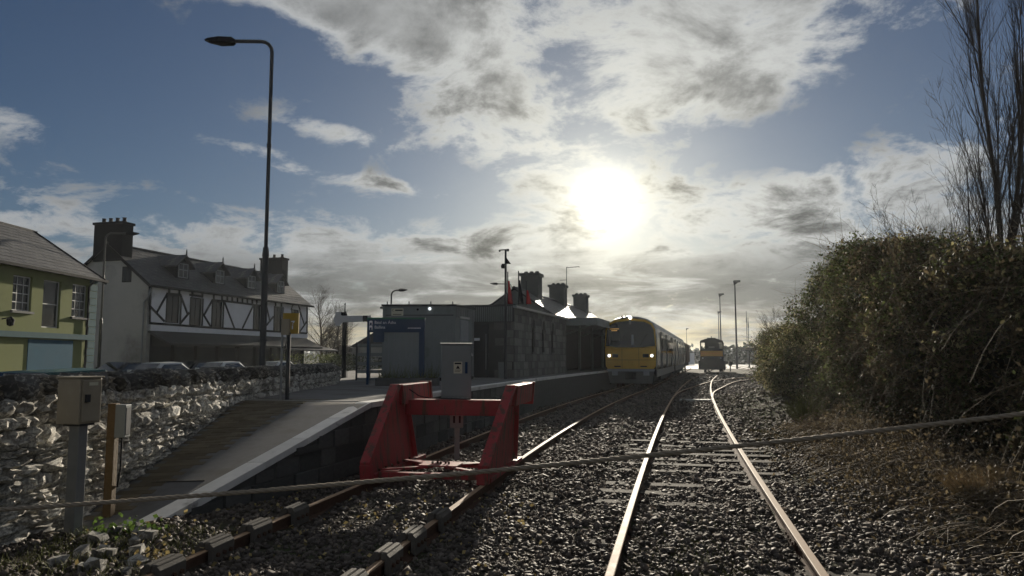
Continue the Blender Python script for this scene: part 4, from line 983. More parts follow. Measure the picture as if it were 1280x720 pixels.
# raised bed in front of the board, and the fence seen through on the left
b = MB(); b.box(-3.55, -1.92, 19.3, 19.75, PZ, PZ + .20); tag(b.build('raised_bed', M['darkstone'], None, .01), 'low dark planter bed below the station name board', 'planter')
def metal_fence():
    o = tag(empty('metal_fence', (-5.05, 24., 0)), 'dark railing fence between the wall and the station sign', 'fence')
    for i in range(3): b = MB(); b.box(i * .42, i * .42 + .05, 0, .06, 0, 2.15); b.build('post', M['dark'], o)
    for z in (.9, 1.15, 1.4, 1.7, 2.0): b = MB(); b.box(.05, .84, .015, .045, z, z + .1); b.build('rail', M['greybox'], o)
metal_fence()
def far_house(px0, px1, d, ez, rz_, label):
    a, c = D(px0, 447, d).x, D(px1, 447, d).x; o = tag(empty('far_house', (a, d, 0)), label, 'house'); W = c - a
    b = MB(); b.box(0, W, 0, 6, 0, ez); b.build('wall', M['grey_render'], o)
    b = MB(); b.prism([(-.2, ez), (W + .2, ez), (W / 2, rz_)], -.2, 6.2); b.build('roof', M['slate'], o)
    b = MB(); b.box(W * .55, W * .75, -.02, 0, ez * .4, ez * .7); b.build('window', M['glass'], o)
far_house(440, 500, 52., D(470, 434, 52.).z, D(470, 414, 52.).z, 'low grey gabled house behind the station sign')
far_house(405, 452, 75., D(470, 440, 75.).z, D(470, 431, 75.).z, 'distant low roof behind the bare shrubs')

# ------------------------------------------------------------------ station building
SA = math.atan(float(c1.deriv()(34.)))             # runs with the platform
def station():
    o = tag(empty('station_building', (.06, 27., PZ), -SA), 'dark stone station building with lancet windows, three chimneys and a platform canopy', 'building')
    # local: x across (0 = platform wall, negative away), y along the platform away from the camera
    top = 2.6; Lw = 9.0; BW = 5.2
    lanc = [(2.5, 2.86), (4.2, 4.56), (5.9, 6.26)]
    b = MB()
    xs = [0.] + [v for l in lanc for v in l] + [Lw]; z0, z1 = .95, 2.15
    # platform wall with lancet openings
    def quad(y0, y1, a, c): b.add([(0, y0, a), (0, y1, a), (0, y1, c), (0, y0, c)], [(0, 1, 2, 3)])
    cur = 0.
    for l in lanc + [(Lw, Lw)]:
        quad(cur, l[0], 0, top)
        if l[0] < Lw: quad(l[0], l[1], 0, z0); quad(l[0], l[1], z1, top)
        cur = l[1]
    b.add([(-BW, 0, 0), (0, 0, 0), (0, 0, top), (-BW, 0, top)], [(0, 1, 2, 3)]); b.add([(-BW, 0, 0), (-BW, 58, 0), (-BW, 58, top), (-BW, 0, top)], [(3, 2, 1, 0)])
    b.add([(0, Lw, 0), (-2., Lw, 0), (-2., Lw, top), (0, Lw, top)], [(0, 1, 2, 3)]); b.add([(-2., Lw, 0), (-2., 58, 0), (-2., 58, top), (-2., Lw, top)], [(0, 1, 2, 3)])
    b.build('wall', M['cstone_bed'], o)
    # dressed blocks on the two walls one can see
    blk = MB(); blk.box(-.5, .5, -.5, .5, -.5, .5); bme = blk.mesh('block', M['cstone'])
    n = 0
    for face, L0, L1 in (('side', 0., Lw), ('end', -BW, 0.)):
        z = 0.; r = 0
        while z < top - .05:
            h = .29; t = L0 - random.uniform(0, .3)
            while t < L1:
                w = random.uniform(.4, .75); a, c = max(t, L0) + .008, min(t + w, L1) - .008; t += w
                if c - a < .05: continue
                if face == 'side':
                    for l in lanc:
                        if z + h > z0 and z < z1:
                            if a < l[0] - .0 < c: c = l[0] - .02
                            if a < l[1] < c and not a < l[0]: a = l[1] + .02
                    if any(l[0] - .01 < (a + c) / 2 < l[1] + .01 for l in lanc) and z + h > z0 and z < z1: continue
                else:
                    if a < -3.3 or (-1.75 < (a + c) / 2 < -.55 and z < 2.0): continue
                if c - a < .05 or n > 292: continue
                k = link('block', bme, o); n += 1; pr = .03 + random.uniform(0, .02); mid = (a + c) / 2
                k.location = (pr / 2, mid, z + h / 2) if face == 'side' else (mid, -pr / 2, z + h / 2)
                k.scale = (pr, c - a, h - .018) if face == 'side' else (c - a, pr, h - .018)
            z += h
    for l in lanc:
        m = sum(l) / 2; hw = (l[1] - l[0]) / 2
        b = MB(); b.add([(-.16, l[0], z0), (-.16, l[1], z0), (-.16, l[1], z1), (-.16, l[0], z1)], [(0, 1, 2, 3)]); w = b.build('lancet_window', M['glass'], o)
        b = MB(); b.box(-.15, -.12, m - .02, m + .02, z0, z1); b.build('mullion', M['frame'], w)
        b = MB(); b.box(-.16, .08, l[0] - .06, l[1] + .06, z0 - .08, z0 - .001); b.build('sill', M['cstone'], w)
        b = MB(); b.prism([(l[0] - .14, z1 - .25), (l[0] - .12, z1 + .1), (m, z1 + .34), (l[1] + .12, z1 + .1), (l[1] + .14, z1 - .25), (l[1] + .01, z1 - .25), (l[1], z1), (m, z1 + .16), (l[0], z1), (l[0] - .01, z1 - .25)], .001, .07, 'x'); b.build('hood_mould', M['cstone'], w)
    # end wall door, corrugated panel and corner lean-to
    b = MB(); b.box(-1.72, -.95, -.06, -.001, 0, 1.95); d = b.build('door', M['dark'], o); b = MB(); b.box(-1.5, -1.28, -.064, -.0605, 1.35, 1.45); b.build('notice', M['white'], d); b = MB(); b.box(-1.05, -1.02, -.1, -.0605, .3, 1.6); b.build('handle', M['galv'], d)
    for i in range(26): b = MB(); x = -1.95 + i * .075; b.box(x, x + .04, -.09, -.052, 2.05, top); b.build('corrugation', M['greybox'], o)
    b = MB(); b.box(-2.0, .02, -.05, -.001, 2.04, top); b.build('fascia_board', M['dark'], o)
    b = MB(); b.box(-.5, -.26, -.24, -.04, 0, .55); b.build('utility_box', M['greybox'], o)
    # flat front roof and parapet edge, then the gabled slate roof
    b = MB(); b.box(-BW - .1, .12, -.15, 6.2, top, top + .07); b.build('flat_roof', M['dark'], o)
    b = MB(); b.box(.03, .17, -.2, Lw + .2, top - .06, top + .02); b.build('gutter', M['galv'], o)
    rid, hw = top + 1.25, 1.75; RX = -1.75; y0 = 6.1; LL = 19.5; pt = math.atan2(rid - top - .08, hw); W_ = hw / math.cos(pt)
    for s in (1, -1):
        slate_roof(o, Vector((RX + s * (hw + .12), y0 if s > 0 else y0 + LL, top + .02)), Vector((0, s, 0)), Vector((-s * math.cos(pt), 0, math.sin(pt))), LL, W_ + .12, 8, cap=220 if s > 0 else 60)
    b = MB(); b.prism([(RX - hw, top + .07), (RX + hw, top + .07), (RX, rid - .06)], y0 + .05, y0 + .35, 'y'); b.build('gable', M['cstone'], o)
    b = MB(); b.tube([(RX, y0, rid + .04), (RX, y0 + LL, rid + .04)], .08, 8); b.build('ridge', M['slate'], o)
    for i, (yy, hgt) in enumerate(((9.3, 1.15), (15.3, 1.15), (22.2, 1.15))):
        c = empty('chimney', (RX, yy, rid - .5)); c.parent = o; w = .43
        b = MB(); b.box(-w, w, -w, w, 0, hgt + .22); b.build('stack', M['brickdark'], c)
        b = MB(); b.box(-w - .07, w + .07, -w - .07, w + .07, hgt + .22, hgt + .36); b.build('cap', M['brickdark'], c)
        for j in range(3): b = MB(); b.lathe([(.1, 0), (.12, .06), (.09, .12)], (-.28 + j * .28, 0, hgt + .36), 8); b.build('chimney_pot', M['brickdark'], c)
    b = MB(); b.tube([(RX + .5, 15.3, rid + .3), (RX + .5, 15.3, rid + 2.05)], .022, 6); a = b.build('aerial', M['dark'], o)
    b = MB(); b.tube([(RX + .5, 15.3, rid + 2.0), (RX + 1.25, 15.3, rid + 2.05)], .015, 5); b.tube([(RX + .1, 15.3, rid + 1.3), (RX + .5, 15.3, rid + 1.3)], .015, 5)
    for i in range(4): b.tube([(RX + .6 + i * .2, 15.05, rid + 2.02), (RX + .6 + i * .2, 15.55, rid + 2.02)], .01, 4)
    b.build('aerial_boom', M['dark'], a)
    # canopy over the platform
    b = MB(); b.box(-2.2, 1.45, Lw + .3, Lw + 46, top - .12, top + .03); cn = b.build('canopy', M['dark'], o)
    b = MB(); b.box(-2.2, 1.49, Lw + .24, Lw + .297, top - .32, top + .05); b.box(1.453, 1.5, Lw + .3, Lw + 46, top - .32, top + .05); b.build('valance', M['greybox'], cn)
    for i in range(6):
        yy = Lw + 1.2 + i * 3.9; b = MB(); b.tube([(-.3, yy, 0), (-.3, yy, top - .12)], .075, 10); b.build('canopy_post', M['greybox'], o)
        b = MB(); b.bar((-.3, yy, top - .75), (1.3, yy, top - .16), .05, .07); b.build('bracket', M['greybox'], o)
    b = MB(); b.box(-1.99, -1.9, Lw + 3, Lw + 4.2, .9, 2.0); w = b.build('lit_window', M['glass'], o); b = MB(); b.box(-1.9, -1.86, Lw + 3.3, Lw + 3.7, 1.2, 1.9); b.build('poster', M['white'], w)
    # flags on the front roof
    return o
STN = station()
def flag_pole(px, ytop, ybot, cloth, label, d=26.6):
    p = D(px, 384, d); zt = D(px, ytop, d).z; o = tag(empty('flag_pole', (p.x, d + .9, PZ + 2.67)), label, 'flag', 'furled flags on the station roof')
    hgt = zt - PZ - 2.67; b = MB(); b.tube([(0, 0, 0), (0, 0, hgt)], .022, 6); b.build('pole', M['dark'], o)
    c0 = D(px, ybot, d).z - PZ - 2.67; zb = max(.05, c0); ztp = hgt - .35; b = MB(); V = []; n = 10; rows = 8
    for i in range(rows):
        f = i / (rows - 1); z = ztp + (zb - ztp) * f; w = .04 + .055 * f
        for k in range(n):
            t = 2 * math.pi * k / n; rr = w * (1 + .35 * math.sin(3 * t + 2 * f)); V.append((.03 + .05 * f + rr * math.cos(t) * .9, rr * math.sin(t) * .55, z))
    b.add(V, [(i * n + k, i * n + (k + 1) % n, i * n + n + (k + 1) % n, i * n + n + k) for i in range(rows - 1) for k in range(n)] + [tuple(range(n)), tuple((rows - 1) * n + k for k in range(n))]); b.build('cloth', M[cloth], o, smooth=True)
flag_pole(634.5, 336, 382, 'flagred', 'furled red flag on the roof pole beside the camera mast')
flag_pole(648.5, 335, 379, 'black', 'furled dark flag on the roof pole between two red flags')
flag_pole(658.5, 348, 387, 'flagred', 'furled red flag on the roof pole below the first chimney')
def mast():
    d = 25.6; p = D(632, 447, d); top = D(632, 312, d).z; o = tag(empty('camera_mast', (p.x, d, PZ)), 'tall thin mast with a crossbar and camera before the station end wall', 'mast'); h = top - PZ
    b = MB(); b.tube([(0, 0, 0), (0, 0, h)], [.06, .035], 8); b.build('pole', M['dark'], o)
    b = MB(); b.tube([(-.22, 0, h - .02), (.1, 0, h)], .02, 6); b.box(-.24, -.18, -.03, .03, h - .08, h - .02); b.box(.04, .12, -.04, .04, h - .06, h + .02); b.build('crossbar', M['dark'], o)
    b = MB(); b.prism([(.02, h - .5), (.02, h - .28), (.18, h - .5)], -.05, .05); b.lathe([(.07, 0), (.09, .08), (.05, .16)], (-.08, 0, h - .66), 8); b.build('camera', M['black'], o)
mast()

# ------------------------------------------------------------------ the railcar and the locomotive
def railcar():
    y0 = 39.0; root = tag(empty('railcar_train', (cx(c1, y0), y0, 0), -math.atan(float(c1.deriv()(46.)))), 'yellow-fronted diesel railcar with lit headlights standing at the platform', 'train')
    hw = 1.42; prof = []
    for x, z in ((1.30, 1.02), (1.40, 1.25), (1.43, 2.0), (1.40, 2.7), (1.33, 3.2), (1.20, 3.50), (.85, 3.72), (.4, 3.84), (0, 3.88)): prof.append((x, z))
    ring = prof + [(-x, z) for x, z in prof[-2::-1]]; n = len(ring)
    for k in range(2):
        ya, yb = (0.0, 20.2) if k == 0 else (20.8, 41.)
        secs = [(ya, .93, .955), (ya + .08, .965, .98), (ya + .3, .99, .995), (ya + .8, 1, 1), (yb - .3, 1, 1), (yb, .97, .985)] if k == 0 else [(ya, .97, .985), (ya + .3, 1, 1), (yb - .3, 1, 1), (yb, .95, .97)]
        V = []
        for y, sx, sz in secs: V += [(x * sx, y, 1.02 + (z - 1.02) * sz) for x, z in ring]
        b = MB(); b.add(V, [(i * n + j, i * n + (j + 1) % n, i * n + n + (j + 1) % n, i * n + n + j) for i in range(len(secs) - 1) for j in range(n)] + [tuple(range(n)), tuple((len(secs) - 1) * n + j for j in range(n))])
        body = b.build('carriage_body', M['trainside'], root, smooth=False); body.data.materials.append(M['trainroof'])
        for p in body.data.polygons:
            if p.center.z > 3.3 and p.normal.z > .25: p.material_index = 1
        for s in (-1, 1):
            for yy in (2.2, 7.2, 13.2, 18.2):
                b = MB()
                for q in (0, .66): b.box(s * 1.405, s * 1.455, ya + yy + q, ya + yy + q + .62, 1.1, 3.05)
                d = b.build('door', M['skirt'], root)
                b = MB()
                for q in (0, .66): b.box(s * 1.42, s * 1.462, ya + yy + q + .1, ya + yy + q + .52, 1.9, 2.85)
                b.build('door_window', M['trainglass'], d)
            for yy in (4.2, 5.5, 9.2, 10.5, 11.8, 15.2, 16.5):
                b = MB(); b.box(s * 1.38, s * 1.446, ya + yy, ya + yy + 1.1, 1.95, 2.8); b.build('window', M['trainglass'], root)
            b = MB(); b.box(s * 1.24, s * 1.30, ya + 1.0, yb - 1., .62, 1.03); b.build('skirt', M['skirt'], root)
        for yy in (2.6, 16.8):
            for s in (-1, 1):
                b = MB(); b.box(s * .98, s * 1.12, ya + yy - 1.6, ya + yy + 1.6, .38, .72); b.build('bogie_frame', M['black'], root)
                for q in (-1.05, 1.05): b = MB(); b.tube([(s * .74, ya + yy + q, .43), (s * .88, ya + yy + q, .43)], .43, 18); b.build('wheel', M['rust'], root)
        b = MB(); b.box(-1.2, 1.2, ya + 5, yb - 5, .35, 1.0); b.build('underframe', M['black'], root)
    b = MB(); b.box(-1.0, 1.0, 20.1, 20.9, 1.1, 3.5); b.build('gangway', M['black'], root)
    # the front: yellow lower panel, wrap-round windscreen, bumper
    def front(poly, y, t, name, mt, bev=.0, par=root):
        b = MB(); b.prism(poly, y, y + t); return b.build(name, mt, par, bev)
    lowp = [(-1.20, 1.06), (1.20, 1.06), (1.30, 1.20), (1.335, 2.0), (1.33, 2.2), (.7, 2.14), (0, 2.12), (-.7, 2.14), (-1.33, 2.2), (-1.335, 2.0), (-1.30, 1.20)]
    yp = front(lowp, -.05, .09, 'nose_panel', M['trainyellow'], .025)
    win = [(-1.29, 2.26), (-.7, 2.18), (0, 2.165), (.7, 2.18), (1.29, 2.26), (1.22, 3.10), (1.08, 3.36), (.75, 3.52), (0, 3.60), (-.75, 3.52), (-1.08, 3.36), (-1.22, 3.10)]
    sur = [(-1.345, 2.21), (-.7, 2.145), (0, 2.125), (.7, 2.145), (1.345, 2.21), (1.30, 3.12), (1.15, 3.45), (.80, 3.63), (0, 3.72), (-.80, 3.63), (-1.15, 3.45), (-1.30, 3.12)]
    front(sur, -.03, .06, 'front_surround', M['trainyellow'], .015)
    ws = front(win, -.045, .05, 'windscreen', M['trainglass'], .01)
    front([(-.05, 3.40), (.05, 3.40), (.05, 3.66), (-.05, 3.66)], -.065, .02, 'centre_post', M['skirt'])
    front([(-.98, 2.55), (-.55, 2.55), (-.55, 3.02), (-.98, 3.02)], -.052, .006, 'route_blind', M['skirt'], par=ws)
    front([(.05, 2.3), (.20, 2.3), (.18, 2.85), (.07, 2.85)], -.052, .006, 'cab_partition', M['curtain'], par=ws)
    for i, (w, z) in enumerate(((.26, 3.14), (.17, 3.05))):
        b = MB(); x = -.80 - w
        for j in range(int(w * 2 / .05)): b.box(x + j * .05, x + j * .05 + random.uniform(.025, .042), -.056, -.0525, z, z + .045)
        b.build('destination_display', M['amber'], ws)
    for s in (-1, 1):
        front([(s * 1.14 - .12, 1.66), (s * 1.14 + .09, 1.66), (s * 1.14 + .09, 1.84), (s * 1.14 - .12, 1.84)], -.062, .02, 'lamp_housing', M['skirt'], .008)
        front([(s * .80 - .16, 1.66), (s * .80 + .16, 1.66), (s * .80 + .16, 1.84), (s * .80 - .16, 1.84)], -.062, .02, 'lamp_housing', M['trainglass'], .008)
        b = MB(); b.lathe([(.075, 0), (.07, .025), (.03, .035)], (0, 0, 0), 14); l = b.build('headlight', M['headlight'], root); l.location = (s * 1.11, -.06, 1.75); l.rotation_euler.x = math.pi / 2
        front([(s * .68 - .17, 1.16), (s * .68 + .17, 1.16), (s * .68 + .17, 1.22), (s * .68 - .17, 1.22)], -.06, .02, 'step_recess', M['black'])
        front([(s * .82 - .15, .72), (s * .82 + .15, .72), (s * .82 + .15, .95), (s * .82 - .15, .95)], -.14, .1, 'buffer_bracket', M['curtain'], .01)
        b = MB(); b.box(s * 1.09, s * 1.13, .2, .5, .25, .9); b.build('lifeguard', M['black'], root)
        b = MB(); b.tube([(s * .1 - .32, .40, 3.80), (s * .1 - .32, .02, 3.80)], .055, 8); b.build('horn', M['black'], root)
    for x0, x1 in ((-.62, -.28), (.5, .86)):
        b = MB(); b.bar((x0, -.06, 2.24), (x1, -.06, 2.86), .02, .02, (0, 1, 0)); b.build('wiper', M['black'], root)
    for x in (-.44, .44): front([(x - .006, 1.1), (x + .006, 1.1), (x + .006, 2.14), (x - .006, 2.14)], -.053, .006, 'panel_seam', M['black'])
    front([(-1.3, 1.52), (1.3, 1.52), (1.3, 1.534), (-1.3, 1.534)], -.053, .006, 'panel_seam', M['black'])
    front([(-1.22, .93), (1.22, .93), (1.26, 1.05), (-1.26, 1.05)], -.10, .14, 'bumper', M['curtain'], .015)
    front([(-1.1, .30), (1.1, .30), (1.2, .92), (-1.2, .92)], .0, .12, 'front_skirt', M['skirt'], .01)
    b = MB(); b.box(-.28, .28, -.02, .1, .52, .88); b.tube([(0, .05, .7), (0, -.32, .7)], .12, 12); b.box(-.16, .16, -.42, -.28, .58, .84); b.build('coupler', M['black'], root, .01)
    b = MB(); b.lathe([(.09, 0), (.085, .03), (.04, .05)], (0, 0, 0), 12); l = b.build('roof_disc', M['headlight'], root); l.location = (.02, -.035, 3.74); l.rotation_euler.x = math.pi / 2  # small emissive disc at the top centre of the front
railcar()
def wagon():
    y0 = 83.; o = tag(empty('railway_wagon', (cx(c1, y0), y0, 0), -math.atan(float(c1.deriv()(60.)))), 'dark covered wagon standing beyond the railcar', 'wagon')
    b = MB(); b.prism([(-1.35, 1.1), (1.35, 1.1), (1.35, 3.2), (.8, 3.55), (-.8, 3.55), (-1.35, 3.2)], 0, 13); b.build('body', M['rust'], o, .03)
    b = MB(); b.box(-1.2, 1.2, .2, 12.8, .7, 1.099); b.build('frame', M['black'], o)
    for yy in (1.6, 3.4, 9.6, 11.4):
        for s in (-1, 1): b = MB(); b.tube([(s * .75, yy, .42), (s * .88, yy, .42)], .42, 14); b.build('wheel', M['black'], o)
wagon()
def locomotive():
    y0 = 81.; o = tag(empty('diesel_locomotive', (cx(cm, y0), y0, 0), -math.atan(float(cm.deriv()(62.)))), 'dark diesel locomotive with an orange band on the running track', 'locomotive')
    w = 1.22
    b = MB(); b.box(-1.42, 1.42, -.5, 16, .95, 1.28); b.build('footplate', M['black'], o, .02)
    b = MB(); b.box(-1.40, 1.40, -.62, -.5, .35, 1.3); b.build('buffer_beam', M['black'], o, .01)
    b = MB(); b.prism([(-w, 1.28), (w, 1.28), (w, 2.62), (-w, 2.62)], 0, .14); b.build('nose', M['black'], o, .02)
    b = MB(); b.box(-w + .06, w - .06, -.03, -.001, 1.80, 2.38); b.build('nose_band', M['orange'], o, .005)
    for s in (-1, 1):
        b = MB(); b.box(s * w - s * .12, s * w, .0, .14, 2.62, 3.3) if s < 0 else b.box(w - .12, w, .0, .14, 2.62, 3.3); b.box(s * w - .06, s * w + .06, 1.75, 1.9, 1.28, 3.3); b.build('cab_pillar', M['black'], o)
        b = MB(); b.box(s * (w - .02) - .03, s * (w - .02) + .03, .14, 1.75, 1.28, 2.6); b.build('cab_side', M['black'], o)
        for x in (.62, 1.04): b = MB(); b.tube([(s * x, -.62, 1.0), (s * x, -.95, 1.0)], .06 if x < 1 else .05, 8) if x < 1 else b.tube([(s * .86, -.62, 1.05), (s * .86, -1.0, 1.05)], [.1, .2], 12); b.build('buffer', M['black'], o)
        b = MB(); b.tube([(s * 1.3, -.4, 1.28), (s * 1.3, -.4, 2.2)], .02, 6); b.build('handrail', M['galv'], o)
        b = MB(); b.lathe([(.07, 0), (.06, .03)], (0, 0, 0), 10); l = b.build('lamp', M['frame'], o); l.location = (s * .95, -.0, 1.6); l.rotation_euler.x = math.pi / 2
    b = MB(); b.box(-.72, .72, .01, .13, 2.62, 3.3); b.build('centre_panel', M['black'], o)
    b = MB(); b.prism([(-w - .03, 3.3), (w + .03, 3.3), (w - .05, 3.5), (.55, 3.72), (-.55, 3.72), (-w + .05, 3.5)], -.1, 2.); b.build('cab_roof', M['black'], o)
    b = MB(); b.box(-.45, .45, -.02, .3, 3.72, 3.8); b.tube([(.0, .2, 3.8), (.0, .2, 3.98)], .05, 6); b.build('roof_horn', M['black'], o)
    b = MB(); b.box(-.78, .78, 2., 15.5, 1.28, 3.25); b.build('hood', M['dark'], o, .04)
    b = MB(); b.box(-.32, .32, -.012, .009, 2.68, 2.86); b.build('number_box', M['skirt'], o)
    b = MB(); b.box(-1.3, 1.3, 4.5, 10.5, .3, .94); b.build('fuel_tank', M['black'], o)
    for yy in (1., 2.6, 4.2, 11.2, 12.8, 14.4):
        for s in (-1, 1): b = MB(); b.tube([(s * .74, yy, .5), (s * .88, yy, .5)], .5, 16); b.build('wheel', M['black'], o)
locomotive()
# ------------------------------------------------------------------ yard lights, far side
def yard_light(px, base, topy, label):
    p = G(px, base); top = D(px, topy, p.y).z; o = tag(empty('yard_light', p), label, 'light mast', 'yard light masts')
    b = MB(); b.tube([(0, 0, 0), (0, 0, top)], [.17, .09], 8); b.build('mast', M['dark'], o)
    b = MB(); b.box(-.15, .75, -.3, .3, top - .1, top + .18); b.prism([(-.15, top - .1), (.5, top - .1), (-.1, top - .55)], -.2, .2); b.build('floodlight', M['black'], o)
yard_light(921.5, 461, 352, 'tall yard floodlight mast nearest the curving branch track')
yard_light(902, 457.5, 368, 'yard floodlight mast standing just right of the locomotive')
yard_light(899.5, 454.6, 390, 'smaller-looking floodlight mast beyond the one beside the locomotive')
yard_light(859, 452.4, 411, 'far floodlight mast behind the railcar')
for px, d, ty, lab in ((934.5, 190., 389, 'thin steel pole in the distance with a band near its top'), (936.5, 180., 397, 'thin plain pole beside a banded pole in the distance')):
    p = D(px, 447, d); o = tag(empty('far_pole', (p.x, d, 0)), lab, 'pole'); t = D(px, ty, d).z
    b = MB(); b.tube([(0, 0, 0), (0, 0, t)], [.12, .07], 6); b.build('shaft', M['dark'], o)
    b = MB(); b.lathe([(.14, 0), (.16, .8), (.1, 1.4)], (0, 0, t * .78), 6); b.build('band', M['dark'], o)
def gantry():
    d = 120.; x0 = D(932, 447, d).x; z = D(940, 437, d).z; o = tag(empty('loading_gantry', (x0, d, 0)), 'low dark flat roof on posts beyond the branch track', 'shelter')
    b = MB(); b.box(0, 9, 0, 2, z - .25, z + .35); b.build('roof_beam', M['dark'], o)
    for x in (.8, 4., 7.): b = MB(); b.box(x, x + .2, .9, 1.1, 0, z - .25); b.build('post', M['dark'], o)
gantry()
def point_lever():
    p = G(913, 463); o = tag(empty('ground_signal', p), 'small dark trackside marker post beside the branch track', 'marker post'); b = MB(); b.tube([(0, 0, -.15), (0, 0, .7)], .08, 8); b.build('post', M['dark'], o); b = MB(); b.box(-.22, .22, -.1, .1, .6, 1.05); b.build('head', M['dark'], o, .03)
point_lever()
b = MB(); b.add([(24, 118, -.10), (90, 118, -.10), (150, 190, -.10), (36, 190, -.10)], [(0, 1, 2, 3)]); tag(b.build('apron', M['concrete']), 'pale concrete loading apron beyond the tracks', kind='structure')
for px0, px1, d, yt, lab, mt in ((850, 868, 170., 441, 'pale distant shed between railcar and locomotive', 'white_render'), (905, 945, 320., 438, 'long low distant grey building behind the yard lights', 'grey_render')):
    a, c = D(px0, 447, d), D(px1, 447, d); o = tag(empty('far_shed', (a.x, d, 0)), lab, 'building'); zt = D(px0, yt, d).z; W = c.x - a.x
    b = MB(); b.box(0, W, 0, 10, 0, zt); b.build('wall', M[mt], o); b = MB(); b.prism([(-.3, zt), (W + .3, zt), (W / 2, zt + W * .08)], -.3, 10.3); b.build('roof', M['slate'], o)

# ------------------------------------------------------------------ far country
def hills():
    V = []; xs = np.linspace(-1450, 1450, 160); Fc = []
    for x in xs:
        h = 8.5 + 2.2 * math.sin(x * .0041 + 1.) + 1.3 * math.sin(x * .0143) + .6 * math.sin(x * .05)
        V += [(x, 960 + 60 * math.sin(x * .006), -.6), (x, 1100, h * .7), (x, 1250, h * 1.15), (x, 1500, -.6)]
    Fc = [(i * 4 + k, i * 4 + 4 + k, i * 4 + 5 + k, i * 4 + 1 + k) for i in range(len(xs) - 1) for k in range(3)]
    b = MB(); b.add(V, Fc); tag(b.build('hills', M['hill'], smooth=True), 'low hazy hills along the skyline', kind='structure')
hills()
def leaf_mesh(name, P, size, mt, parent=None, flat=0., aspect=.55, kind='stuff'):
    """one folded leaf at every point"""
    P = np.asarray(P, float); n = len(P); S = (np.asarray(size) if hasattr(size, '__len__') else rng.uniform(.7, 1.3, n) * size)[:, None]
    d = rng.normal(size=(n, 3)); d[:, 2] -= .25; d /= np.linalg.norm(d, axis=1, keepdims=True)
    r = rng.normal(size=(n, 3)); s = np.cross(d, r); s /= np.linalg.norm(s, axis=1, keepdims=True); up = np.cross(s, d)
    V = np.stack([P, P + d * S * .5 + s * S * aspect * .5 + up * S * .1, P + d * S, P + d * S * .5 - s * S * aspect * .5 + up * S * .1], 1).reshape(-1, 3)
    Fc = (np.array([[0, 1, 2], [0, 2, 3]])[None] + 4 * np.arange(n)[:, None, None]).reshape(-1, 3)
    o = np_mesh(name, V, Fc, 3, mt, parent)
    if kind: o['kind'] = kind
    return o
def stick_mesh(name, A, B, r, mt, parent=None, bend=.15, seg=3, taper=.35, kind='stuff', bdir=None):
    """many thin curved three-sided sticks from A to B"""
    A, B = np.asarray(A, float), np.asarray(B, float); n = len(A); r = np.broadcast_to(np.asarray(r, float), (n,)); d = B - A; L = np.linalg.norm(d, axis=1, keepdims=True); dn = d / np.maximum(L, 1e-6)
    q = rng.normal(size=(n, 3)); q -= dn * (q * dn).sum(1, keepdims=True); q /= np.linalg.norm(q, axis=1, keepdims=True); s = np.cross(dn, q)
    off = q if bdir is None else np.broadcast_to(np.asarray(bdir, float), (n, 3)); rings = []
    for i in range(seg + 1):
        t = i / seg; c = A + d * t + off * L * bend * 4 * t * (1 - t); rr = (r * (1 - (1 - taper) * t))[:, None]
        for k in range(3): rings.append(c + (q * math.cos(2.0944 * k) + s * math.sin(2.0944 * k)) * rr)
    V = np.stack(rings, 1).reshape(-1, 3); m = 3 * (seg + 1)
    f = np.array([[i * 3 + k, i * 3 + (k + 1) % 3, i * 3 + 3 + (k + 1) % 3, i * 3 + 3 + k] for i in range(seg) for k in range(3)])
    Fc = (f[None] + m * np.arange(n)[:, None, None]).reshape(-1, 4)
    o = np_mesh(name, V, Fc, 4, mt, parent)
    if kind: o['kind'] = kind
    return o

def far_wood(label, x0, x1, y0, y1, n, h, size):
    P = []
    for _ in range(n):
        x, y = random.uniform(x0, x1), random.uniform(y0, y1); top = h * (.6 + .4 * lump(x, y, .05 + .02) * .8 + .2 * random.random()); P.append((x, y, random.uniform(0, max(.5, top))))
    o = leaf_mesh('far_wood', P, size, M['farwood'], aspect=.9); tag(o, label, 'wood', kind='stuff')
far_wood('dark line of trees along the far skyline', -500, 700, 420, 620, 9000, 8.5, 3.2)
far_wood('dark scrub beyond the curving branch track', 50, 130, 195, 240, 3000, 5.5, 1.3)

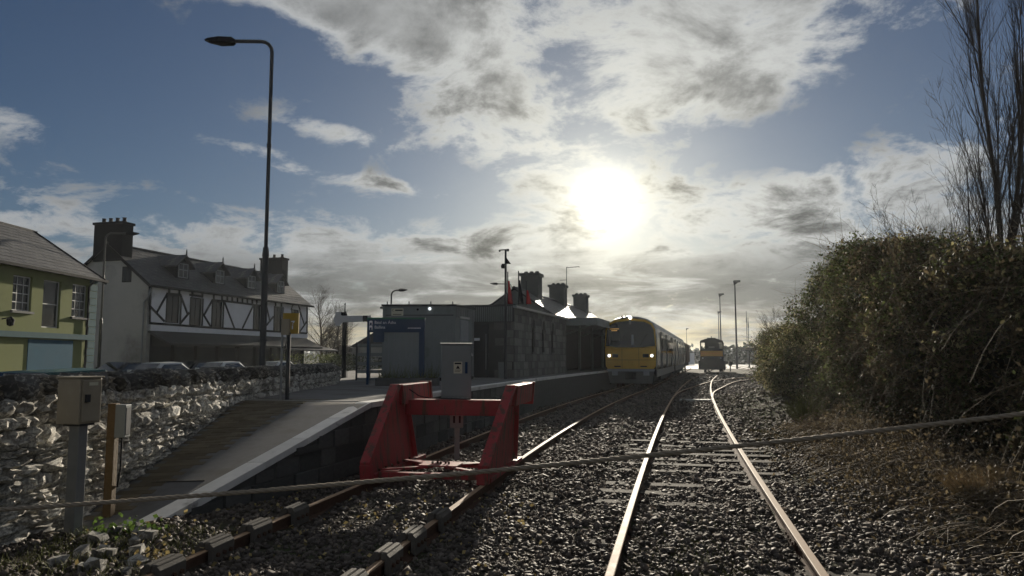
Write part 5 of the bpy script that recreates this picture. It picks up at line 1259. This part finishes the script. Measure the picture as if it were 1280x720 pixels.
# ------------------------------------------------------------------ hedge bank on the right
HTOP = [(4., 2.6), (9., 2.75), (13., 3.3), (17.5, 3.95), (20.4, 4.05), (21.75, 3.8), (21.95, 2.0), (26., 2.45), (31.4, 2.5), (32.5, 1.4), (40., 1.6)]
def hedge_h(y): return float(np.interp(y, [p[0] for p in HTOP], [p[1] for p in HTOP]))
def hedge_points(ya, yb, n, shell=.5, bot=.0, clump=True):
    """points through the outer shell of the hedge between two distances"""
    P = []
    while len(P) < n:
        y = random.uniform(ya, yb); h = hedge_h(y) * (1 + .05 * lump(y * 1.3, 2., 1.) + .03 * lump(y * 4., 1.)); z0 = ground_z(hedge_x(y) + .6, y)
        t = random.random(); depth = 3.4 if y < 21.8 else 1.6
        und = .42 * lump(y * 1.1, h * t * 1.2, 1.2) + .22 * lump(y * 2.7, t * h * 2.6, 1.) + .10 * lump(y * 6., t * h * 6., 1.)
        if random.random() < .72:                  # the face
            z = z0 + bot + (h - bot) * t; f = t
            x = hedge_x(y) + .70 - .50 * math.sin(math.pi * min(1., f * .9)) + 1.1 * max(0., f - .85) ** 1.5 * 3.6 - und + abs(random.gauss(0, shell * .45))
        else:                                      # the top
            u = random.random(); x = hedge_x(y) + .5 + depth * u; z = z0 + h * (1 - .06 * (2 * u - .8) ** 2) - abs(random.gauss(0, .2)) + .16 * lump(x * 1.7, y * 1.5) + .12 * lump(x * 4., y * 4.3) + (random.random() < .12) * random.uniform(0, .28)
        P.append((x, y, z))
        if clump and random.random() < .75:
            for _ in range(9): P.append((x + random.gauss(0, .09), y + random.gauss(0, .09), z + random.gauss(-.03, .08)))
    return P[:n]
def hedge(name, label, ya, yb, leafsets, twigs, step=.6):
    o = tag(empty(name, (hedge_x((ya + yb) / 2) + 1.5, (ya + yb) / 2, 0)), label, 'hedge'); off = Vector(o.location)
    V = []; ys = np.arange(ya + .15, yb, step); m = 9       # near-black hull, the hedge's inner shade put into its colour
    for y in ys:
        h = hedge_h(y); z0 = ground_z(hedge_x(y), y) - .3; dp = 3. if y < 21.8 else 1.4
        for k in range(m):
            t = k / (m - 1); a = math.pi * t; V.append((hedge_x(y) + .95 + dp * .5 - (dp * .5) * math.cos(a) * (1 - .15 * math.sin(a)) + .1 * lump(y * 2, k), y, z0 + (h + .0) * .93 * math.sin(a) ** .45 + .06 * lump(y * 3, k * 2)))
    b = MB(); b.add([Vector(v) - off for v in V], [(i * m + k, i * m + k + 1, i * m + m + k + 1, i * m + m + k) for i in range(len(ys) - 1) for k in range(m - 1)] + [tuple(range(m)), tuple((len(ys) - 1) * m + k for k in range(m))]); b.build('shade_core', M['hedgecore'], o)
    for mt, n, size, lo, hi, bot in leafsets:
        P = np.array(hedge_points(lo, hi, n, .55, bot)) - np.array(off); leaf_mesh('foliage', P, size, M[mt], o)
    A = np.array(hedge_points(ya, yb, twigs, .3, 0., False)); k = rng.normal(size=A.shape) * .35; k[:, 0] -= .18; k[:, 2] += .10
    stick_mesh('twigs', A - np.array(off), A + k - np.array(off), rng.uniform(.003, .006, len(A)), M['brush'], o, .12)
    return o
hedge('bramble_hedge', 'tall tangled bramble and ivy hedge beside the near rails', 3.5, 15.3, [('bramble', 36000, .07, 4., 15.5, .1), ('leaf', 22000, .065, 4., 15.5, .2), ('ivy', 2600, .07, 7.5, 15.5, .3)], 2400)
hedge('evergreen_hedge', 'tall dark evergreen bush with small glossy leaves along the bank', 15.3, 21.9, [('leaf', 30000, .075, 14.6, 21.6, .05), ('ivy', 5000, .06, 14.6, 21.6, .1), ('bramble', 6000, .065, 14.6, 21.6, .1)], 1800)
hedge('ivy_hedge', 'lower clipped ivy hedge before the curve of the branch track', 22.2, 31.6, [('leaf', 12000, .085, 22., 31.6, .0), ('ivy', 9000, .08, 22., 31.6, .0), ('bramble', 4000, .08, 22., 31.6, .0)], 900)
# arching bramble canes and cut brushwood on the bank
def brush():
    A, B = [], []
    for _ in range(650):
        y = random.uniform(5.5, 17); x = hedge_x(y) - .75 + random.gauss(0, .55); z = ground_z(x, y) + random.uniform(.0, .12); l = random.uniform(.2, .85); a = random.gauss(-.6, .5)
        A.append((x, y, z)); B.append((x + l * math.cos(a) * .9, y + l * math.sin(a), z + random.uniform(.0, .35) * l + .12 * l))
    o = stick_mesh('brushwood', A, B, rng.uniform(.003, .008, len(A)), M['brush'], None, .08, 3); tag(o, 'tangle of cut dry stems lying along the foot of the hedge', 'brushwood', kind='stuff')
    A, B = [], []
    for _ in range(160):
        y = random.uniform(6., 17); x = hedge_x(y) + .35; z = ground_z(x, y) + random.uniform(.8, 2.8) * .8; l = random.uniform(.6, 1.5)
        A.append((x, y, z)); B.append((x - random.uniform(.25, .75) * l, y + random.gauss(0, .4) * l, z - random.uniform(.3, 1.) * l))
    o = stick_mesh('bramble_canes', A, B, rng.uniform(.003, .006, len(A)), M['brush'], None, .16, 4, bdir=(0, 0, 1)); tag(o, 'thin bramble canes arching out of the hedge', 'canes', kind='stuff')
    P, A, B = [], [], []                            # low brambles sprawling down the bank
    for _ in range(420):
        y = random.uniform(5.2, 17.); x = hedge_x(y) - .25 + random.gauss(0, .45); z = ground_z(x, y); hh = random.uniform(.06, .42) * max(.25, min(1., (x - hedge_x(y) + 1.1)))
        for _ in range(26): P.append((x + random.gauss(0, .14), y + random.gauss(0, .14), z + abs(random.gauss(0, hh))))
        for _ in range(3):
            a = random.uniform(0, 6.28); l = random.uniform(.2, .7); A.append((x, y, z)); B.append((x + l * math.cos(a), y + l * math.sin(a), z + hh * random.uniform(.3, 1.4)))
    tag(leaf_mesh('low_brambles', P, .05, M['bramble']), 'low brown brambles sprawling down the bank below the hedge', 'brambles', kind='stuff')
    tag(stick_mesh('bramble_stems', A, B, rng.uniform(.002, .005, len(A)), M['twig'], None, .2, 3, bdir=(0, 0, 1)), 'thin pale bramble stems looping over the bank', 'stems', kind='stuff')
    P = []
    for _ in range(9000):
        y = random.uniform(5., 18); x = hedge_x(y) - .55 + random.gauss(0, .55); P.append((x, y, ground_z(x, y) + abs(random.gauss(0, .06))))
    tag(leaf_mesh('leaf_litter', P, .045, M['bramble'], aspect=.7), 'dead leaf litter and scraps below the hedge', 'leaf litter', kind='stuff')
brush()
def tuft(px, py, n, hgt, spread, mt, label, cat='grass', z=.0, lean=(0, 0)):
    p = G(px, py, z); A = []; B = []
    for _ in range(n):
        a = random.uniform(0, 6.28); r = spread * math.sqrt(random.random()); x, y = r * math.cos(a), r * math.sin(a); l = hgt * random.uniform(.5, 1.1)
        A.append((x * .5, y * .5, -.02)); B.append((x * 1.6 + random.gauss(lean[0], .1) * l, y * 1.6 + random.gauss(lean[1], .1) * l, l * random.uniform(.6, 1)))
    o = stick_mesh('grass_tuft', A, B, .004, M[mt], None, .12, 3, .15, kind=None); o.location = (p.x, p.y, ground_z(p.x, p.y)); tag(o, label, cat); return o
tuft(1008, 532, 700, .75, .38, 'grass', 'pale green clump of long grass at the foot of the evergreen hedge')
tuft(1222, 610, 420, .38, .20, 'straw', 'golden straw-coloured clump of dry grass under the bramble hedge', z=.25, lean=(-.3, 0))
tuft(1245, 570, 260, .30, .16, 'straw', 'small golden dry grass tuft hanging above a larger golden clump', z=.55)
tuft(60, 640, 500, .32, .30, 'straw', 'withered grass clump below the wall left of the grey post', z=.05, lean=(.2, 0))
def verge():
    P = []; A = []; B = []
    for _ in range(2600):
        y = random.uniform(16, 34); x = hedge_x(y) - random.uniform(-.3, 1.6); A.append((x, y, ground_z(x, y) - .01)); B.append((x + random.gauss(0, .05), y + random.gauss(0, .05), ground_z(x, y) + random.uniform(.05, .16)))
    for _ in range(1500):
        y = random.uniform(5.2, 7.4); x = random.uniform(-4.1, -2.7); A.append((x, y, ground_z(x, y) - .01)); B.append((x + random.gauss(0, .05), y + random.gauss(0, .05), ground_z(x, y) + random.uniform(.03, .10)))
    for _ in range(1400):
        y = abs(random.gauss(0, 1.6)) + 5.; x = cx(cm, y) + random.gauss(-.1, .35); A.append((x, y, ground_z(x, y) - .01)); B.append((x + random.gauss(0, .03), y + random.gauss(0, .03), ground_z(x, y) + random.uniform(.02, .06)))
    tag(stick_mesh('grass', A, B, .004, M['grass'], None, .1, 2, .2), 'thin grass and moss growing through the gravel', 'grass', kind='stuff')
    for px, py, n, lab in ((150, 668, 70, 'green leafy weeds growing at the toe of the ramp'), (185, 690, 26, 'small yellowing weed among the stones by the free end of the rail')):
        p = G(px, py, .02); Q = [(random.gauss(0, .18), random.gauss(0, .12), abs(random.gauss(.05, .05))) for _ in range(n * 2)]
        o = leaf_mesh('weed', Q, .045, M['weed' if n > 50 else 'deadleaf'], aspect=.8, kind=None); o.location = (p.x, p.y, ground_z(p.x, p.y)); tag(o, lab, 'plants', kind='stuff')
    P = [(random.uniform(-4, .3), random.uniform(5.2, 10), 0) for _ in range(420)]; P = [(x, y, ground_z(x, y) + .04) for x, y, _ in P if y < 7.2 or x > edge_x(y)]
    tag(leaf_mesh('fallen_leaves', P, .05, M['deadleaf'], aspect=.7), 'scattered pale fallen leaves among the ballast', 'leaves', kind='stuff')
verge()
b_ = [(random.uniform(-3.5, -1.95), random.uniform(19.35, 19.7), PZ + .2) for _ in range(260)]
tag(stick_mesh('bed_plants', b_, [(x + random.gauss(0, .08), y, z + random.uniform(.1, .45) * random.random() + .05) for x, y, z in b_], .005, M['grass'], None, .1, 3), 'thin wispy plants in the raised bed below the station sign', 'plants', kind='stuff')

# ------------------------------------------------------------------ bare trees
def bare_tree(name, loc, label, hgt, lean, levels, n0, spread, r0, group=None, cat='tree', up=.6, seed=1, crown0=.12):
    rnd = random.Random(seed); o = tag(empty(name, loc), label, cat, group); tr = MB(); segs = []
    def limb(p, d, L, r, lev):
        n = 5 if lev == 0 else 4; pts = [p]; rs = [r]; q = p.copy()
        for i in range(n):
            d = (d + Vector((rnd.gauss(0, .07), rnd.gauss(0, .07), up * .10 * (1 if lev else .4)))).normalized(); q = q + d * (L / n); pts.append(q.copy()); rs.append(r * (1 - .82 * (i + 1) / n))
        if lev == 0: tr.tube(pts, rs, 7)
        else: segs.append((pts, rs))
        if lev >= levels: return
        m = n0[lev]
        for k in range(m):
            t = crown0 + (1 - crown0) * (k + rnd.random()) / m if lev == 0 else .15 + .85 * rnd.random(); i = min(int(t * n), n - 1); f = t * n - i; s = pts[i].lerp(pts[i + 1], f)
            ax = (pts[i + 1] - pts[i]).normalized(); side = ax.orthogonal().normalized(); side.rotate(Matrix.Rotation(rnd.uniform(0, 6.28), 3, ax)); sp = spread[lev] * rnd.uniform(.6, 1.3)
            limb(s, (ax * math.cos(sp) + side * math.sin(sp)).normalized(), L * (rnd.uniform(.32, .62) * (.6 if n0[0] == 30 else 1.) if lev == 0 else rnd.uniform(.35, .6)) * (1.1 - .55 * t), max(.0028, r * (1 - .8 * t) * .48), lev + 1)
    limb(Vector((0, 0, -.2)), Vector(lean).normalized(), hgt, r0, 0)
    tr.build('trunk', M['bark'], o)
    mb = MB()
    for pts, rs in segs: mb.tube(pts, rs, 3, False)
    tag(mb.build('branches', M['bark'], o), kind='stuff'); return o
for i, (px, d, hg, lx, lab) in enumerate(((1242, 16.5, 13.5, -.03, 'tall bare upright tree rising out of the hedge, the outermost towards the station'), (1262, 17.5, 14.5, .0, 'tall bare upright tree in the middle of the clump behind the hedge'), (1290, 16., 13., .05, 'tall bare upright tree behind the bramble hedge, farthest from the tracks'))):
    p = D(px, 447, d); bare_tree('bare_tree', (p.x, d, .3), lab, hg, (lx, 0, 1), 3, (30, 13, 8), (.24, .30, .4), .07, 'bare trees behind the hedge', up=1.0, seed=20 + i, crown0=.16)
for i, (px, d, hg, lx) in enumerate(((1205, 14.5, 4.0, -.15), (1217, 15.2, 4.6, -.06), (1228, 14., 4.8, -.03), (1240, 14.6, 5.3, 0.), (1262, 13.5, 5.0, .1))):
    p = D(px, 447, d); bare_tree('bare_shrub', (p.x, d, .3), 'leafless twiggy shrub standing above the bramble hedge', hg, (lx, 0, 1), 3, (14, 8, 5), (.35, .5, .6), .04, 'leafless shrubs in the hedge', 'shrub', up=.8, seed=50 + i, crown0=.35)
p = D(968, 447, 33.); bare_tree('bare_shrub', (p.x, 33., 0), 'small leafless tree standing behind the low ivy hedge', 3.2, (0, 0, 1), 3, (26, 10, 6), (.7, .6, .6), .07, None, 'tree', up=.5, seed=80, crown0=.35)
for i, (px, d, hg) in enumerate(((398, 62., 6.6), (412, 66., 5.6), (424, 70., 4.6))):
    p = D(px, 447, d); bare_tree('bare_tree', (p.x, d, 0), ('bare bushy tree at the far corner of the half-timbered building', 'bare bushy tree behind the semaphore signal', 'low bare tree beyond the semaphore post')[i], hg, (.1, 0, 1), 3, (34, 14, 7), (.8, .7, .6), .14, 'bare trees along the street', up=.4, seed=90 + i, crown0=.2)
P = [(random.gauss(D(418, 447, 50).x, 1.6), random.uniform(47, 53), random.uniform(.2, 1.9)) for _ in range(5000)]
tag(leaf_mesh('street_shrub', P, .12, M['leaf'], kind=None), 'green shrub behind the wall beside the semaphore signal', 'shrub')
# ------------------------------------------------------------------ air
b = MB(); b.box(-1520, 1520, -27, 1660, -1.7, 17.5); hz = b.build('haze', M['soil']); hz.data.materials.clear(); tag(hz, 'thin winter haze in the air', 'haze', kind='stuff')
hm = bpy.data.materials.new('haze'); hm.use_nodes = True; hm.node_tree.nodes.clear(); g = NT(hm.node_tree)
ho = g.node('ShaderNodeOutputMaterial'); pv = g.node('ShaderNodeVolumePrincipled'); pv.inputs['Color'].default_value = (.80, .86, .92, 1); pv.inputs['Density'].default_value = .0002; pv.inputs['Anisotropy'].default_value = .5
g.l.new(pv.outputs[0], ho.inputs['Volume']); hz.data.materials.append(hm)
